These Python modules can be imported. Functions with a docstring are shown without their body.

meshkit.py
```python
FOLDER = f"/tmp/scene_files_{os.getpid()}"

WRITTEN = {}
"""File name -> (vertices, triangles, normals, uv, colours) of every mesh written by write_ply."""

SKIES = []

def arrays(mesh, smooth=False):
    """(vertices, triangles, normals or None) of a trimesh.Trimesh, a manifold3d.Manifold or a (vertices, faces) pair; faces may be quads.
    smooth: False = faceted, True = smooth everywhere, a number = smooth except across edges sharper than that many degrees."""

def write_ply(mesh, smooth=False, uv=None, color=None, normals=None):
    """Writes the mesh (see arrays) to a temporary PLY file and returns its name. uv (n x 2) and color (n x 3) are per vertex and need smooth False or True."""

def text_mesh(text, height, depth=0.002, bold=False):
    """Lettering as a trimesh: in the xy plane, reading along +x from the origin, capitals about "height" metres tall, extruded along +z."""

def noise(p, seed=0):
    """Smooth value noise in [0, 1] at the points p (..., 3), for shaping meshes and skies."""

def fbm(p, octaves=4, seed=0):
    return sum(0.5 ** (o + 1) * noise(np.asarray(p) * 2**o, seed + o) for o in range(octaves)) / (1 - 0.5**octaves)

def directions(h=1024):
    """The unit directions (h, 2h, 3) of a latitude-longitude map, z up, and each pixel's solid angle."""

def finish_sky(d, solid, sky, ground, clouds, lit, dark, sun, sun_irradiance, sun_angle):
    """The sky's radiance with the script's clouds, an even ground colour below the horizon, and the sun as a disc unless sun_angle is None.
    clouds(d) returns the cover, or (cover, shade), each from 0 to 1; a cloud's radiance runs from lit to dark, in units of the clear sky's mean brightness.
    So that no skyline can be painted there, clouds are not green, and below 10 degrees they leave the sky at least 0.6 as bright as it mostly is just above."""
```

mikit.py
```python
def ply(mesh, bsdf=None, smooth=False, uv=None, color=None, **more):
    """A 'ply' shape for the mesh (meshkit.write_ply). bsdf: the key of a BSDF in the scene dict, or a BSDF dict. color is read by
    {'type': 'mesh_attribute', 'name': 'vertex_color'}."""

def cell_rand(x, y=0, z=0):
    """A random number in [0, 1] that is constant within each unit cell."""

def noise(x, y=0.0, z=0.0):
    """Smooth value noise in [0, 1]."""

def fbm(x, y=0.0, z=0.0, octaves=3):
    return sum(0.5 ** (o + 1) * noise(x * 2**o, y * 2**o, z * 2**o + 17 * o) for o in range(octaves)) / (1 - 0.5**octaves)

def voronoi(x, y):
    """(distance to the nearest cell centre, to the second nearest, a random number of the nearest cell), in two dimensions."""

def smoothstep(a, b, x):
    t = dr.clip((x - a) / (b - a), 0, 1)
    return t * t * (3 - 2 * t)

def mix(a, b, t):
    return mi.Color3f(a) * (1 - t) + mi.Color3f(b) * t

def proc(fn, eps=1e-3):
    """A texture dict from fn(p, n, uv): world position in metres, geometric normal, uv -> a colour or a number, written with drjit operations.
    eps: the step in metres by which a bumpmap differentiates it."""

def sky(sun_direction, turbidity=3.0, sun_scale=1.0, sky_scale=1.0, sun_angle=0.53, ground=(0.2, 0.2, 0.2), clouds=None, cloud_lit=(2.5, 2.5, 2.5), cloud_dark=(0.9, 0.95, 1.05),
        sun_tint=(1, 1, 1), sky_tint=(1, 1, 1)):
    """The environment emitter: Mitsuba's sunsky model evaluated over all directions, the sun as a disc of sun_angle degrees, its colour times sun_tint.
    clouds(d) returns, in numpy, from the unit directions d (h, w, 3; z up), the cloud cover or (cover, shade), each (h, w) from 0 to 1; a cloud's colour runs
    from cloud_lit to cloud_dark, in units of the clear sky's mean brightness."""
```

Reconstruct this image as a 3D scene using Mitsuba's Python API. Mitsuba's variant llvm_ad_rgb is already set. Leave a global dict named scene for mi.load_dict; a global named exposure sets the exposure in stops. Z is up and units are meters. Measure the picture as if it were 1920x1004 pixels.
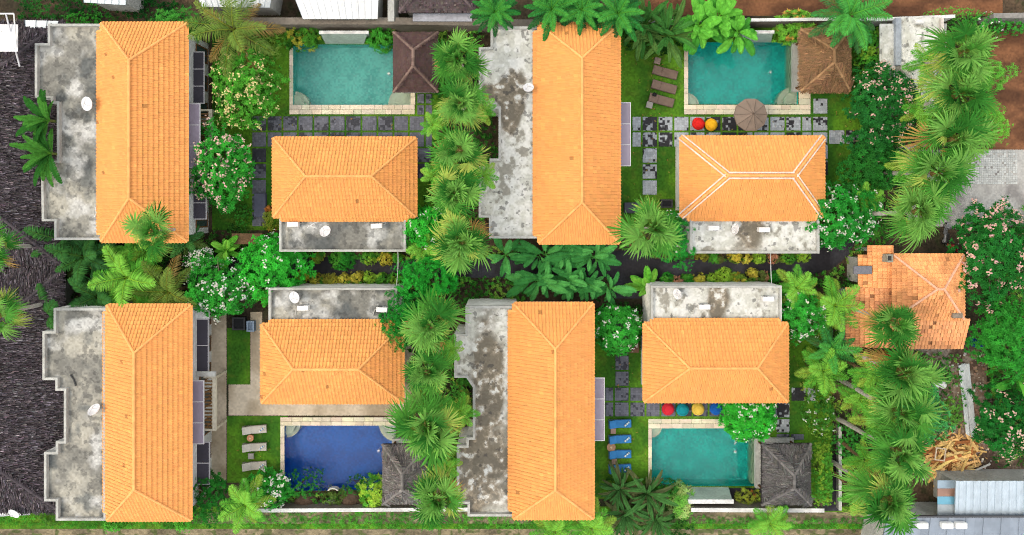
import math
import numpy as np, trimesh, shapely, shapely.geometry as sg, shapely.ops
import drjit as dr, mitsuba as mi, mikit, meshkit
from mikit import proc, noise, fbm, voronoi, cell_rand, smoothstep, mix

T = mi.ScalarTransform4f
rng = np.random.default_rng(11)
scene, labels = {}, {}

# ------------------------------------------------------------------ camera, sky, exposure
F, CX, CY, H = 1350.0, 950.0, 390.0, 57.0          # focal length and foot point of the drone in photo pixels (1920 x 1004), flying height in metres
scene['camera'] = {'type': 'perspective', 'fov': 2 * math.degrees(math.atan(960 / F)), 'fov_axis': 'x', 'near_clip': 1.0, 'far_clip': 2000.0,
                   'principal_point_offset_x': (960 - CX) / 1920, 'principal_point_offset_y': (502 - CY) / 1004,
                   'to_world': T().look_at(origin=[0, 0, H], target=[0, 0, 0], up=[0, 1, 0])}
scene['sky'] = mikit.sky((-0.6, -0.08, 0.78), turbidity=3, sun_scale=0.25, sun_angle=24, clouds=lambda d: 1.0)
exposure = 2.75
GAIN = 1.5


def W(px, py, z=0.0):
    k = (H - z) / F
    return np.array([(px - CX) * k, (CY - py) * k, z])


def RECT(a, b, c, d, z=0.0):
    p, q = W(a, d, z), W(c, b, z)
    return p[0], p[1], q[0], q[1]


def POLY(pts, z=0.0):
    return sg.Polygon([W(x, y, z)[:2] for x, y in pts])


def lin(r, g, b):
    x = np.array([r, g, b], float) / 255
    return np.where(x < 0.04045, x / 12.92, ((x + 0.055) / 1.055) ** 2.4)


def C(r, g, b, k=1.0):
    return np.clip(lin(r, g, b) / GAIN * k, 0.003, 0.85)


# ------------------------------------------------------------------ materials
def dec(uv):
    u = mi.Float(uv.x)
    fl = dr.floor(u)
    return mi.Color3f(fl / 1023, (u - fl - 0.02) / 0.96, mi.Float(uv.y))


def enc(c):
    c = np.clip(np.atleast_2d(c), 0, 1)
    return np.stack([np.floor(c[:, 0] * 1022 + 0.5) + 0.02 + 0.96 * c[:, 1], c[:, 2]], 1)


def tinted(amp, s):
    return lambda p, n, uv: dec(uv) * (1 - amp / 2 + amp * fbm(p.x * s, p.y * s, p.z * s))


def principled(fn, rough=0.7, spec=0.3, **k):
    return {'type': 'twosided', 'b': {'type': 'principled', 'base_color': proc(fn), 'roughness': rough, 'specular': spec, **k}}


def K(r, g, b, k=1.0):
    return mi.Color3f(*[float(x) for x in C(r, g, b, k)])


scene['m_matte'] = principled(tinted(0.35, 2.3), 0.85, 0.2)
scene['m_satin'] = principled(tinted(0.2, 3.0), 0.45, 0.4)
scene['m_gloss'] = principled(tinted(0.08, 4.0), 0.25, 0.5)
scene['m_metal'] = principled(tinted(0.3, 2.5), 0.45, 0.5, metallic=0.35)
scene['m_tile'] = principled(tinted(0.16, 0.55), 0.75, 0.25)
scene['m_thatch'] = principled(tinted(0.5, 1.4), 0.95, 0.1)
scene['m_bark'] = principled(tinted(0.6, 5.0), 0.9, 0.1)
scene['m_leaf'] = {'type': 'principledthin', 'base_color': proc(tinted(0.25, 1.1)), 'roughness': 0.5, 'diff_trans': 0.7, 'spec_trans': 0.0, 'eta': 1.4}
scene['m_petal'] = {'type': 'principledthin', 'base_color': proc(tinted(0.1, 3.0)), 'roughness': 0.7, 'diff_trans': 0.5, 'spec_trans': 0.0, 'eta': 1.3}


def f_lawn(p, n, uv):
    a, b, c = fbm(p.x * 0.45, p.y * 0.45, 3.0), fbm(p.x * 2.1, p.y * 2.1, 9.0), noise(p.x * 9, p.y * 9, 1.0)
    g = mix(K(54, 106, 24), K(92, 144, 32), smoothstep(0.3, 0.7, a))
    g = mix(g, K(96, 118, 38), smoothstep(0.55, 0.8, b) * 0.45)
    return g * (0.72 + 0.56 * c)


def f_soil(p, n, uv):
    a, b, c = fbm(p.x * 0.35, p.y * 0.35, 1.0, 4), fbm(p.x * 1.7, p.y * 1.7, 5.0, 4), noise(p.x * 8, p.y * 8, 2.0)
    g = mix(K(60, 54, 42), K(94, 78, 62), smoothstep(0.35, 0.7, a))
    return mix(g, K(52, 62, 36), smoothstep(0.5, 0.75, b) * 0.7) * (0.65 + 0.7 * c)


def f_field(p, n, uv):
    a, b, c = fbm(p.x * 0.5, p.y * 0.9, 1.0, 4), fbm(p.x * 2.7, p.y * 2.7, 5.0), noise(p.x * 8, p.y * 8, 2.0)
    return mix(K(104, 70, 50), K(146, 100, 70), smoothstep(0.3, 0.7, a)) * (0.7 + 0.3 * b) * (0.8 + 0.4 * c)


def f_yard(p, n, uv):
    a, b, c = fbm(p.x * 0.6, p.y * 0.6, 1.0, 4), fbm(p.x * 2.2, p.y * 2.2, 5.0, 4), noise(p.x * 9, p.y * 9, 2.0)
    g = mix(K(92, 76, 66), K(150, 128, 112), smoothstep(0.35, 0.68, a))
    return mix(g, K(176, 166, 156), smoothstep(0.58, 0.72, b) * 0.6) * (0.7 + 0.6 * c)


def f_crop(p, n, uv):
    a, c = fbm(p.x * 0.8, p.y * 1.5, 1.0, 4), noise(p.x * 6, p.y * 9, 2.0)
    dots = noise(p.x * 3.2, p.y * 3.2, 7.0)
    g = mix(K(112, 104, 84), K(150, 138, 112), smoothstep(0.3, 0.7, a))
    return mix(g, K(82, 98, 52), smoothstep(0.55, 0.75, dots) * 0.8) * (0.7 + 0.6 * c)


def f_asphalt(p, n, uv):
    a, c = fbm(p.x * 0.6, p.y * 0.6, 1.0, 4), noise(p.x * 9, p.y * 9, 2.0)
    return mix(K(38, 36, 44), K(66, 66, 76), smoothstep(0.35, 0.75, a)) * (0.8 + 0.4 * c)


def f_beige(p, n, uv):
    a, c = fbm(p.x * 0.5, p.y * 0.5, 4.0, 4), noise(p.x * 7, p.y * 7, 2.0)
    return mix(K(176, 160, 136), K(218, 204, 182), smoothstep(0.3, 0.7, a)) * (0.88 + 0.24 * c)


def f_court(p, n, uv):
    a, c = fbm(p.x * 0.7, p.y * 0.7, 4.0, 4), noise(p.x * 8, p.y * 8, 2.0)
    return mix(K(140, 138, 138), K(182, 182, 180), smoothstep(0.3, 0.7, a)) * (0.85 + 0.3 * c)


def mosaic(light, dark, t, s=5.2):
    def fn(p, n, uv):
        q = dec(uv)                      # each slab carries its own wetness in its first channel
        ix, iy = dr.floor(p.x * s), dr.floor(p.y * s)
        r = cell_rand(ix, iy, 3.0)
        wet = 0.6 * noise(p.x * 1.6, p.y * 1.6, 4.0) + 0.4 * r + (q.x - 0.5) * 0.5
        g = mix(light, dark, smoothstep(t - 0.02, t + 0.04, wet))
        ex, ey = dr.abs(p.x * s - ix - 0.5), dr.abs(p.y * s - iy - 0.5)
        joint = smoothstep(0.42, 0.49, dr.maximum(ex, ey))
        return g * (0.78 + 0.44 * r) * (1 - 0.25 * joint)
    return fn


def f_coping(p, n, uv):
    a, c = fbm(p.x * 1.5, p.y * 1.5, 4.0, 4), noise(p.x * 7, p.y * 7, 2.0)
    return dec(uv) * (0.78 + 0.3 * a + 0.14 * c)


def pooltile(c0, c1, c2):
    def fn(p, n, uv):
        s = 6.5
        r = cell_rand(dr.floor(p.x * s), dr.floor(p.y * s), dr.floor(p.z * s))
        a = fbm(p.x * 0.9, p.y * 0.9, p.z + 3.0, 4)
        return mix(mix(c0, c1, smoothstep(0.3, 0.7, 0.75 * a + 0.25 * r)), c2, smoothstep(0.8, 0.95, r) * 0.25) 
    return fn


def blob(p, x, y, rx, ry, z, w=0.5):
    q = W(x, y, z)
    k = (H - z) / F
    d = dr.sqrt(dr.square((p.x - float(q[0])) / (rx * k)) + dr.square((p.y - float(q[1])) / (ry * k)))
    return 1 - smoothstep(1 - w, 1 + w, d + 1.1 * (fbm(p.x * 0.9, p.y * 0.9, 8.0, 4) - 0.5))


def f_flatgrey(p, n, uv):
    a, b = fbm(p.x * 0.6, p.y * 0.6, 2.0, 5), fbm(p.x * 0.75 + 7, p.y * 0.75, 6.0, 5)
    s, c = fbm(p.x * 2.4, p.y * 2.4, 3.0, 4), noise(p.x * 8, p.y * 8, 2.0)
    g = mix(K(142, 142, 136), K(196, 194, 182), smoothstep(0.36, 0.66, a))
    g = mix(g, K(92, 100, 104), smoothstep(0.48, 0.76, b) * 0.75)
    g = mix(g, K(222, 224, 222), smoothstep(0.48, 0.74, fbm(p.x * 0.7, p.y * 0.7 + 5, 4.0, 5)) * 0.9)
    g = mix(g, K(62, 64, 66), smoothstep(0.56, 0.7, s) * 0.45)
    return g * (0.68 + 0.34 * c)


def f_flatwhite(p, n, uv):
    a, s, c = fbm(p.x * 0.8, p.y * 0.6, 2.0, 5), fbm(p.x * 2.6, p.y * 2.6, 3.0, 5), noise(p.x * 8, p.y * 8, 2.0)
    peel = blob(p, 960, 190, 26, 65, 6, 0.2) + blob(p, 925, 165, 30, 18, 6, 0.2) + blob(p, 915, 690, 26, 120, 4.3, 0.35) + blob(p, 905, 860, 80, 110, 4.3, 0.6) + blob(p, 930, 720, 20, 60, 4.3, 0.5)
    peel = dr.minimum(peel + blob(p, 1345, 560, 22, 40, 3, 0.3) + blob(p, 1400, 440, 30, 30, 3, 0.3), 1.0)
    st = smoothstep(0.575, 0.69, 0.45 * a + 0.55 * s + 0.09 * peel)
    g = mix(K(226, 228, 224), K(206, 208, 200), smoothstep(0.4, 0.6, s))
    g = mix(g, mix(K(140, 128, 108), K(108, 100, 86), smoothstep(0.4, 0.6, s)), dr.maximum(st * 0.6, peel * 0.92 * smoothstep(0.27, 0.5, s + 0.12 * a)))
    g = mix(g, K(70, 70, 70), smoothstep(0.64, 0.74, fbm(p.x * 2.6, p.y * 2.6, 13.0, 4)) * 0.6)
    return g * (0.88 + 0.24 * c)


def f_plaster(p, n, uv):
    a, c = fbm(p.x * 1.3, p.y * 1.3, p.z * 0.7, 4), noise(p.x * 8, p.y * 8, p.z * 8)
    return dec(uv) * (0.6 + 0.6 * a) * (0.85 + 0.3 * c)


for k_, fn_, r_ in (('m_lawn', f_lawn, 0.95), ('m_soil', f_soil, 0.95), ('m_field', f_field, 0.95), ('m_crop', f_crop, 0.95), ('m_yard', f_yard, 0.95), ('m_asphalt', f_asphalt, 0.7), ('m_beige', f_beige, 0.85), ('m_court', f_court, 0.85),
                    ('m_mosaic_dark', mosaic(K(108, 111, 124), K(58, 60, 70), 0.62), 0.6), ('m_mosaic_light', mosaic(K(176, 184, 192), K(44, 44, 50), 0.56), 0.6), ('m_coping', f_coping, 0.8),
                    ('m_pool_green', pooltile(K(104, 216, 204), K(62, 178, 170), K(150, 230, 218)), 0.5), ('m_pool_teal', pooltile(K(10, 212, 200), K(0, 172, 166), K(50, 226, 212)), 0.5),
                    ('m_pool_blue', pooltile(K(0, 108, 208), K(0, 84, 180), K(0, 110, 206)), 0.4), ('m_flatgrey', f_flatgrey, 0.85), ('m_flatwhite', f_flatwhite, 0.85), ('m_plaster', f_plaster, 0.85)):
    scene[k_] = principled(fn_, r_, 0.25)
scene['m_water'] = {'type': 'dielectric', 'int_ior': 1.33, 'ext_ior': 1.0}

# ------------------------------------------------------------------ builders
_count = {}


def numbered(name):
    n = _count.get(name, 0)
    _count[name] = n + 1
    return name if n == 0 else f'{name}_{n:03d}'


def thing(name, label, cat, group=None):
    key = numbered(name)
    labels[key] = {'label': label, 'category': cat}
    if group:
        labels[key]['group'] = group
    return key


def put(parent, name, shape, label=None, kind=None):
    key = numbered(f'{parent}__{name}' if parent else name)
    scene[key] = shape
    if label or kind:
        labels[key] = {k: v for k, v in (('label', label), ('kind', kind)) if v}
    return key


class MB:
    """Collects coloured pieces of ONE mesh (one part)."""

    def __init__(self):
        self.v, self.f, self.c, self.n = [], [], [], 0

    def add(self, v, f, col):
        v, f = np.asarray(v, float).reshape(-1, 3), np.asarray(f, int)
        if f.shape[1] == 4:
            f = np.vstack([f[:, [0, 1, 2]], f[:, [0, 2, 3]]])
        col = np.asarray(col, float)
        self.v.append(v); self.f.append(f + self.n); self.c.append(np.broadcast_to(col, (len(v), 3)) if col.ndim == 1 else col)
        self.n += len(v)
        return self

    def quads(self, Q, col):
        Q = np.asarray(Q, float).reshape(-1, 4, 3)
        col = np.asarray(col, float)
        if col.ndim == 2:
            col = np.repeat(col, 4, axis=0)
        return self.add(Q.reshape(-1, 3), np.arange(len(Q) * 4).reshape(-1, 4), col)

    def box(self, x0, y0, z0, x1, y1, z1, col, b=0.0, M=None):
        v = np.array([[x, y, z] for x in (x0, x1) for y in (y0, y1) for z in (z0, z1)], float)
        if b:
            c = (v.min(0) + v.max(0)) / 2
            pts = []
            for k in range(3):
                s = np.full(3, b); s[k] = 0
                pts.append(c + np.sign(v - c) * (np.abs(v - c) - s))
            h = trimesh.convex.convex_hull(np.vstack(pts))
            v, f = np.array(h.vertices), np.array(h.faces)
        else:
            f = np.array([[0, 1, 3, 2], [4, 6, 7, 5], [0, 4, 5, 1], [2, 3, 7, 6], [0, 2, 6, 4], [1, 5, 7, 3]])
        if M is not None:
            v = v @ M[:3, :3].T + M[:3, 3]
        return self.add(v, f, col)

    def mesh(self, m, col):
        return self.add(m.vertices, m.faces, col)

    def tube(self, P, r, col, sides=7, cap=True):
        P = np.asarray(P, float)
        r = np.broadcast_to(r, (len(P),))
        t = np.gradient(P, axis=0); t /= np.linalg.norm(t, axis=1, keepdims=True) + 1e-9
        a = np.cross(t, np.where(np.abs(t[:, 2:]) < 0.9, [0, 0, 1.0], [1.0, 0, 0])); a /= np.linalg.norm(a, axis=1, keepdims=True)
        b = np.cross(t, a); g = np.arange(sides) * 2 * np.pi / sides
        v = (P[:, None] + r[:, None, None] * (np.cos(g)[None, :, None] * a[:, None] + np.sin(g)[None, :, None] * b[:, None])).reshape(-1, 3)
        i, j = np.meshgrid(np.arange(len(P) - 1), np.arange(sides), indexing='ij'); k = (j + 1) % sides
        f = np.stack([i * sides + j, i * sides + k, (i + 1) * sides + k, (i + 1) * sides + j], -1).reshape(-1, 4)
        self.add(v, f, col)
        if cap:
            for e in (0, len(P) - 1):
                self.add(np.vstack([v[e * sides:(e + 1) * sides], P[e]]), [[q, (q + 1) % sides, sides] for q in range(sides)], col)
        return self

    def lathe(self, prof, x, y, col, n=20):
        m = trimesh.creation.revolve(np.array(prof), sections=n)
        m.apply_translation([x, y, 0])
        return self.mesh(m, col)

    def out(self, bsdf, smooth=False):
        v, f, c = np.vstack(self.v), np.vstack(self.f), np.vstack(self.c)
        return mikit.ply((v, f), bsdf, smooth=smooth, uv=enc(c))


def one(fn, bsdf, smooth=False):
    m = MB(); fn(m)
    return m.out(bsdf, smooth)


def slab(poly, z0, z1, bsdf, col=(0.5, 0.5, 0.5)):
    m = MB()
    for g in getattr(poly, 'geoms', [poly]):
        if g.area > 1e-4:
            e = trimesh.creation.extrude_polygon(g, z1 - z0, engine='earcut'); e.apply_translation([0, 0, z0]); m.mesh(e, col)
    return m.out(bsdf)


def sheet(poly, z, bsdf, col=(0.5, 0.5, 0.5)):
    m = MB()
    for g in getattr(poly, 'geoms', [poly]):
        if g.area > 1e-4:
            v, f = trimesh.creation.triangulate_polygon(g, engine='earcut')
            v = np.c_[v, np.full(len(v), z)]
            s = np.cross(v[f[:, 1]] - v[f[:, 0]], v[f[:, 2]] - v[f[:, 0]])[:, 2]
            f = np.where((s < 0)[:, None], f[:, ::-1], f); m.add(v, f, col)
    return m.out(bsdf)


def RP(a, b, c, d, z=0.0):
    return sg.box(*RECT(a, b, c, d, z))


def vary(col, n, amp=0.15, hue=0.06):
    return np.clip(np.asarray(col)[None] * (1 + amp * rng.uniform(-1, 1, (n, 1))) * (1 + hue * rng.uniform(-1, 1, (n, 3))), 0.002, 0.9)


def unit(v):
    return v / (np.linalg.norm(v, axis=-1, keepdims=True) + 1e-9)


def leaves(mb, P, A, N, L, Wd, col, bend=0.25):
    """Leaf blades at P along the axes A (n,3), upper side N: two quads each, narrow at the base and the tip."""
    n = len(P)
    A = unit(A); S = unit(np.cross(N, A)); N = np.cross(A, S)
    L, Wd = (np.broadcast_to(x, (n,))[:, None] for x in (L, Wd))
    m = P + A * L * 0.5 + N * L * bend * 0.35
    t = P + A * L * 0.97 - N * L * bend * 0.35
    q1 = np.stack([P - S * Wd * 0.1, P + S * Wd * 0.1, m + S * Wd * 0.5, m - S * Wd * 0.5], 1)
    q2 = np.stack([m - S * Wd * 0.5, m + S * Wd * 0.5, t + S * Wd * 0.08, t - S * Wd * 0.08], 1)
    mb.quads(np.concatenate([q1, q2]), np.concatenate([col, col]) if np.ndim(col) == 2 else col)


def rosettes(mb, P, D, k, L, Wd, col, open_=0.75, amp=0.22):
    """k leaves radiating about each direction D at each point P."""
    n = len(P)
    D = unit(D + 1e-6)
    a = unit(np.cross(D, np.where(np.abs(D[:, 2:]) < 0.9, [0, 0, 1.0], [1.0, 0, 0]))); b = np.cross(D, a)
    ang = (np.arange(k)[None] * 2.399 + rng.uniform(0, 6.28, (n, 1)))[..., None]
    rad = np.cos(ang) * a[:, None] + np.sin(ang) * b[:, None]
    o = (open_ + 0.35 * rng.uniform(-1, 1, (n, k, 1)))
    A = unit(rad * o + D[:, None] * (1 - np.minimum(o, 0.95)))
    Nn = D[:, None] - rad * 0.4 + 0 * A
    c = np.repeat(vary(col, n, amp, 0.1) if np.ndim(col) == 1 else col, k, axis=0)
    c = np.clip(c * (1 + 0.2 * rng.uniform(-1, 1, (len(c), 1))), 0.002, 0.9)
    leaves(mb, np.repeat(P, k, axis=0), A.reshape(-1, 3), Nn.reshape(-1, 3), L * rng.uniform(0.7, 1.15, n * k), Wd * rng.uniform(0.8, 1.2, n * k), c)

# ------------------------------------------------------------------ ground, lawns, paths, pools' outlines
ORANGE, CAP = C(255, 176, 101, 0.97), C(255, 184, 112, 1.0)
WHITE, PALE = C(232, 234, 234), C(206, 208, 204)

POOLS = {'a': (550, 84, 779, 197), 'b': (1290, 80, 1496, 196), 'c': (534, 798, 742, 920), 'd': (1222, 803, 1424, 911)}
holes = shapely.union_all([RP(*q) for q in POOLS.values()])
ground = sg.box(-260, -260, 260, 260).difference(holes)
put(None, 'ground', sheet(ground, 0.0, 'm_soil'), kind='structure')
for a in ((398, 60, 838, 432), (1160, 40, 1640, 425), (1108, 590, 1560, 935), (426, 780, 540, 905), (426, 615, 469, 721), (1500, 160, 1640, 420)):
    put(None, 'lawn', sheet(RP(*a).difference(holes.buffer(0.02)), 0.024 + 0.004 * _count.get('lawn', 0), 'm_lawn'), kind='structure')
lane = POLY([(352, 470), (460, 474), (560, 482), (1130, 482), (1150, 470), (1205, 470), (1230, 486), (1380, 488), (1490, 484), (1530, 462), (1572, 440), (1606, 452), (1590, 480), (1560, 505), (1510, 520), (1215, 522), (1205, 560), (1150, 560), (1140, 522), (560, 520), (460, 532), (352, 540)])
put(None, 'path', sheet(lane, 0.012, 'm_asphalt'), kind='structure')
put(None, 'field', sheet(RP(1195, -60, 1880, 30), 0.01, 'm_field'), kind='structure')
put(None, 'field', sheet(RP(1848, 60, 2100, 286), 0.014, 'm_field'), kind='structure')
put(None, 'scrap_yard', sheet(POLY([(1700, 655), (1850, 600), (1850, 760), (1925, 850), (1925, 905), (1750, 905), (1700, 880)]), 0.008, 'm_yard'), kind='structure')
put(None, 'courtyard', sheet(RP(1700, 281, 1935, 425), 0.018, 'm_court'), kind='structure')
put(None, 'crop_bed', sheet(RP(-60, 992, 1640, 1060), 0.01, 'm_crop'), kind='structure')
put(None, 'crop_bed', sheet(RP(360, 960, 1640, 982), 0.016, 'm_crop'), kind='structure')
put(None, 'lawn', sheet(RP(-60, 950, 1640, 993), 0.006, 'm_lawn'), kind='structure')
patio = shapely.union_all([RP(429, 721, 768, 779), RP(470, 585, 492, 779), RP(750, 640, 776, 779), RP(392, 590, 425, 902)])
put(None, 'patio', sheet(patio.difference(RP(*POOLS['c']).buffer(0.4)), 0.05, 'm_beige'), kind='structure')
put(None, 'pavement', sheet(RP(470, 690, 775, 722), 0.054, 'm_beige'), kind='structure')


def paver(parent, a, b, c, d, bsdf, h=0.09):
    x0, y0, x1, y1 = RECT(a, b, c, d)
    m = MB()
    m.box(x0 + 0.07, y0 + 0.07, 0.0, x1 - 0.07, y1 - 0.07, h + 0.012 * rng.uniform(), (rng.uniform(0.1, 0.9), 0.5, 0.5), b=0.015)
    put(parent, 'paver', m.out(bsdf))


def grid(parent, xs, ys, bsdf, skip=()):
    for i in range(len(xs) - 1):
        for j in range(len(ys) - 1):
            if (i, j) not in skip:
                paver(parent, xs[i], ys[j], xs[i + 1], ys[j + 1], bsdf)


def terrace(name, a):
    return put(None, name, sheet(RP(*a).difference(holes.buffer(0.02)), 0.064, 'm_lawn'), kind='structure')


t = terrace('stepping_path', (440, 214, 812, 428))
grid(t, [472, 501, 530, 559, 588, 618, 648, 678, 708, 738, 767, 797, 812], [217, 247, 277], 'm_mosaic_dark')
grid(t, [472, 501], [277, 306, 336, 366, 396, 426], 'm_mosaic_dark')
grid(t, [781, 810], [277, 306, 336], 'm_mosaic_dark')
grid(t, [781, 797, 812], [175, 196, 217], 'm_mosaic_dark')
t = terrace('stepping_path', (1164, 217, 1640, 378))
grid(t, [1184, 1203, 1233, 1262, 1292, 1322, 1352, 1382, 1412, 1442, 1472, 1502, 1522, 1552], [218, 247, 277], 'm_mosaic_light')
grid(t, [1203, 1233], [277, 307, 337, 367], 'm_mosaic_light')
grid(t, [1523, 1552], [184, 215], 'm_mosaic_light')
grid(t, [1552, 1584, 1620, 1650], [243, 272], 'm_mosaic_light')
grid(t, [1545, 1553], [272, 300, 330], 'm_mosaic_light')
t = terrace('stepping_path', (1115, 655, 1560, 820))
grid(t, [1133, 1151, 1180, 1210, 1238, 1268, 1298, 1328, 1358, 1388, 1418, 1448, 1478], [725, 753, 782], 'm_mosaic_dark', skip={(k, 0) for k in range(4, 12)})
grid(t, [1152, 1180], [600, 632, 665, 695, 725], 'm_mosaic_dark')
grid(t, [1482, 1512, 1530], [725, 753], 'm_mosaic_light')
grid(t, [1454, 1481], [755, 784, 812], 'm_mosaic_light')
grid(t, [1454, 1481, 1508], [812, 826], 'm_mosaic_dark')

# courtyard's cobbled strip on the right: small square setts, joined (too small to pick apart)
m = MB()
for px in np.arange(1806, 1906, 4.2):
    for py in np.arange(283, 344, 4.2):
        if rng.uniform() > (0.05 if px < 1868 else 0.2):
            x0, y0, x1, y1 = RECT(px, py, px + 3.8, py + 3.8)
            m.box(x0, y0, 0.02, x1, y1, 0.06, C(196, 200, 200) * rng.uniform(0.85, 1.12))
put('courtyard', 'setts', m.out('m_matte'), kind='stuff')


# ------------------------------------------------------------------ pools
def pool(label, q, tile, coping, stone, depth=1.4, steps=(), level=-0.1):
    k = thing('swimming_pool', label, 'pool', 'swimming pools in the villa gardens')
    x0, y0, x1, y1 = RECT(*q)
    m = MB()
    m.quads([[[x0, y0, -depth], [x1, y0, -depth], [x1, y1, -depth], [x0, y1, -depth]],
             [[x0, y0, -depth], [x0, y0, 0.02], [x1, y0, 0.02], [x1, y0, -depth]], [[x0, y1, -depth], [x1, y1, -depth], [x1, y1, 0.02], [x0, y1, 0.02]],
             [[x0, y0, -depth], [x0, y1, -depth], [x0, y1, 0.02], [x0, y0, 0.02]], [[x1, y0, -depth], [x1, y0, 0.02], [x1, y1, 0.02], [x1, y1, -depth]]], (0.5, 0.5, 0.5))
    put(k, 'basin', m.out(tile))
    n = 48
    gx, gy = np.meshgrid(np.linspace(x0, x1, n), np.linspace(y0, y1, n), indexing='ij')
    gz = level + 0.012 * (meshkit.fbm(np.stack([gx * 1.1, gy * 1.1, gx * 0], -1), 3, 5) - 0.5)
    i, j = np.meshgrid(np.arange(n - 1), np.arange(n - 1), indexing='ij')
    f = np.stack([i * n + j, (i + 1) * n + j, (i + 1) * n + j + 1, i * n + j + 1], -1).reshape(-1, 4)
    put(k, 'water', mikit.ply((np.stack([gx, gy, gz], -1).reshape(-1, 3), f), 'm_water', smooth=True))
    for (a, b, r, col, z) in steps:
        c = W(a, b)
        for s, dz in ((1.0, z - 0.32), (0.72, z)):
            disc = sg.Point(c[0], c[1]).buffer(r * s * H / F, 24).intersection(sg.box(x0 + 0.004, y0 + 0.004, x1 - 0.004, y1 - 0.004))
            put(k, 'step', slab(disc, -depth + 0.01, dz, 'm_coping', col))
    for (a, b, c, d, along, rows, px) in coping:
        n = max(1, round(((c - a) if along == 'x' else (d - b)) / px))
        for r in range(rows):
            e = np.r_[0, np.sort(np.clip((np.arange(1, n) + rng.uniform(-0.25, 0.25, n - 1)) / n, 0, 1)), 1]
            for i in range(n):
                if along == 'x':
                    u = (a + (c - a) * e[i], b + (d - b) * r / rows, a + (c - a) * e[i + 1], b + (d - b) * (r + 1) / rows)
                else:
                    u = (a + (c - a) * r / rows, b + (d - b) * e[i], a + (c - a) * (r + 1) / rows, b + (d - b) * e[i + 1])
                X0, Y0, X1, Y1 = RECT(*u)
                m = MB(); m.box(X0 + 0.01, Y0 + 0.01, 0.0, X1 - 0.01, Y1 - 0.01, 0.1 + 0.01 * rng.uniform(), np.clip(stone * rng.uniform(0.85, 1.12) * (1 + 0.05 * rng.uniform(-1, 1, 3)), 0, 0.85), b=0.012)
                put(k, 'coping_stone', m.out('m_coping'))
    return k


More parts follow.
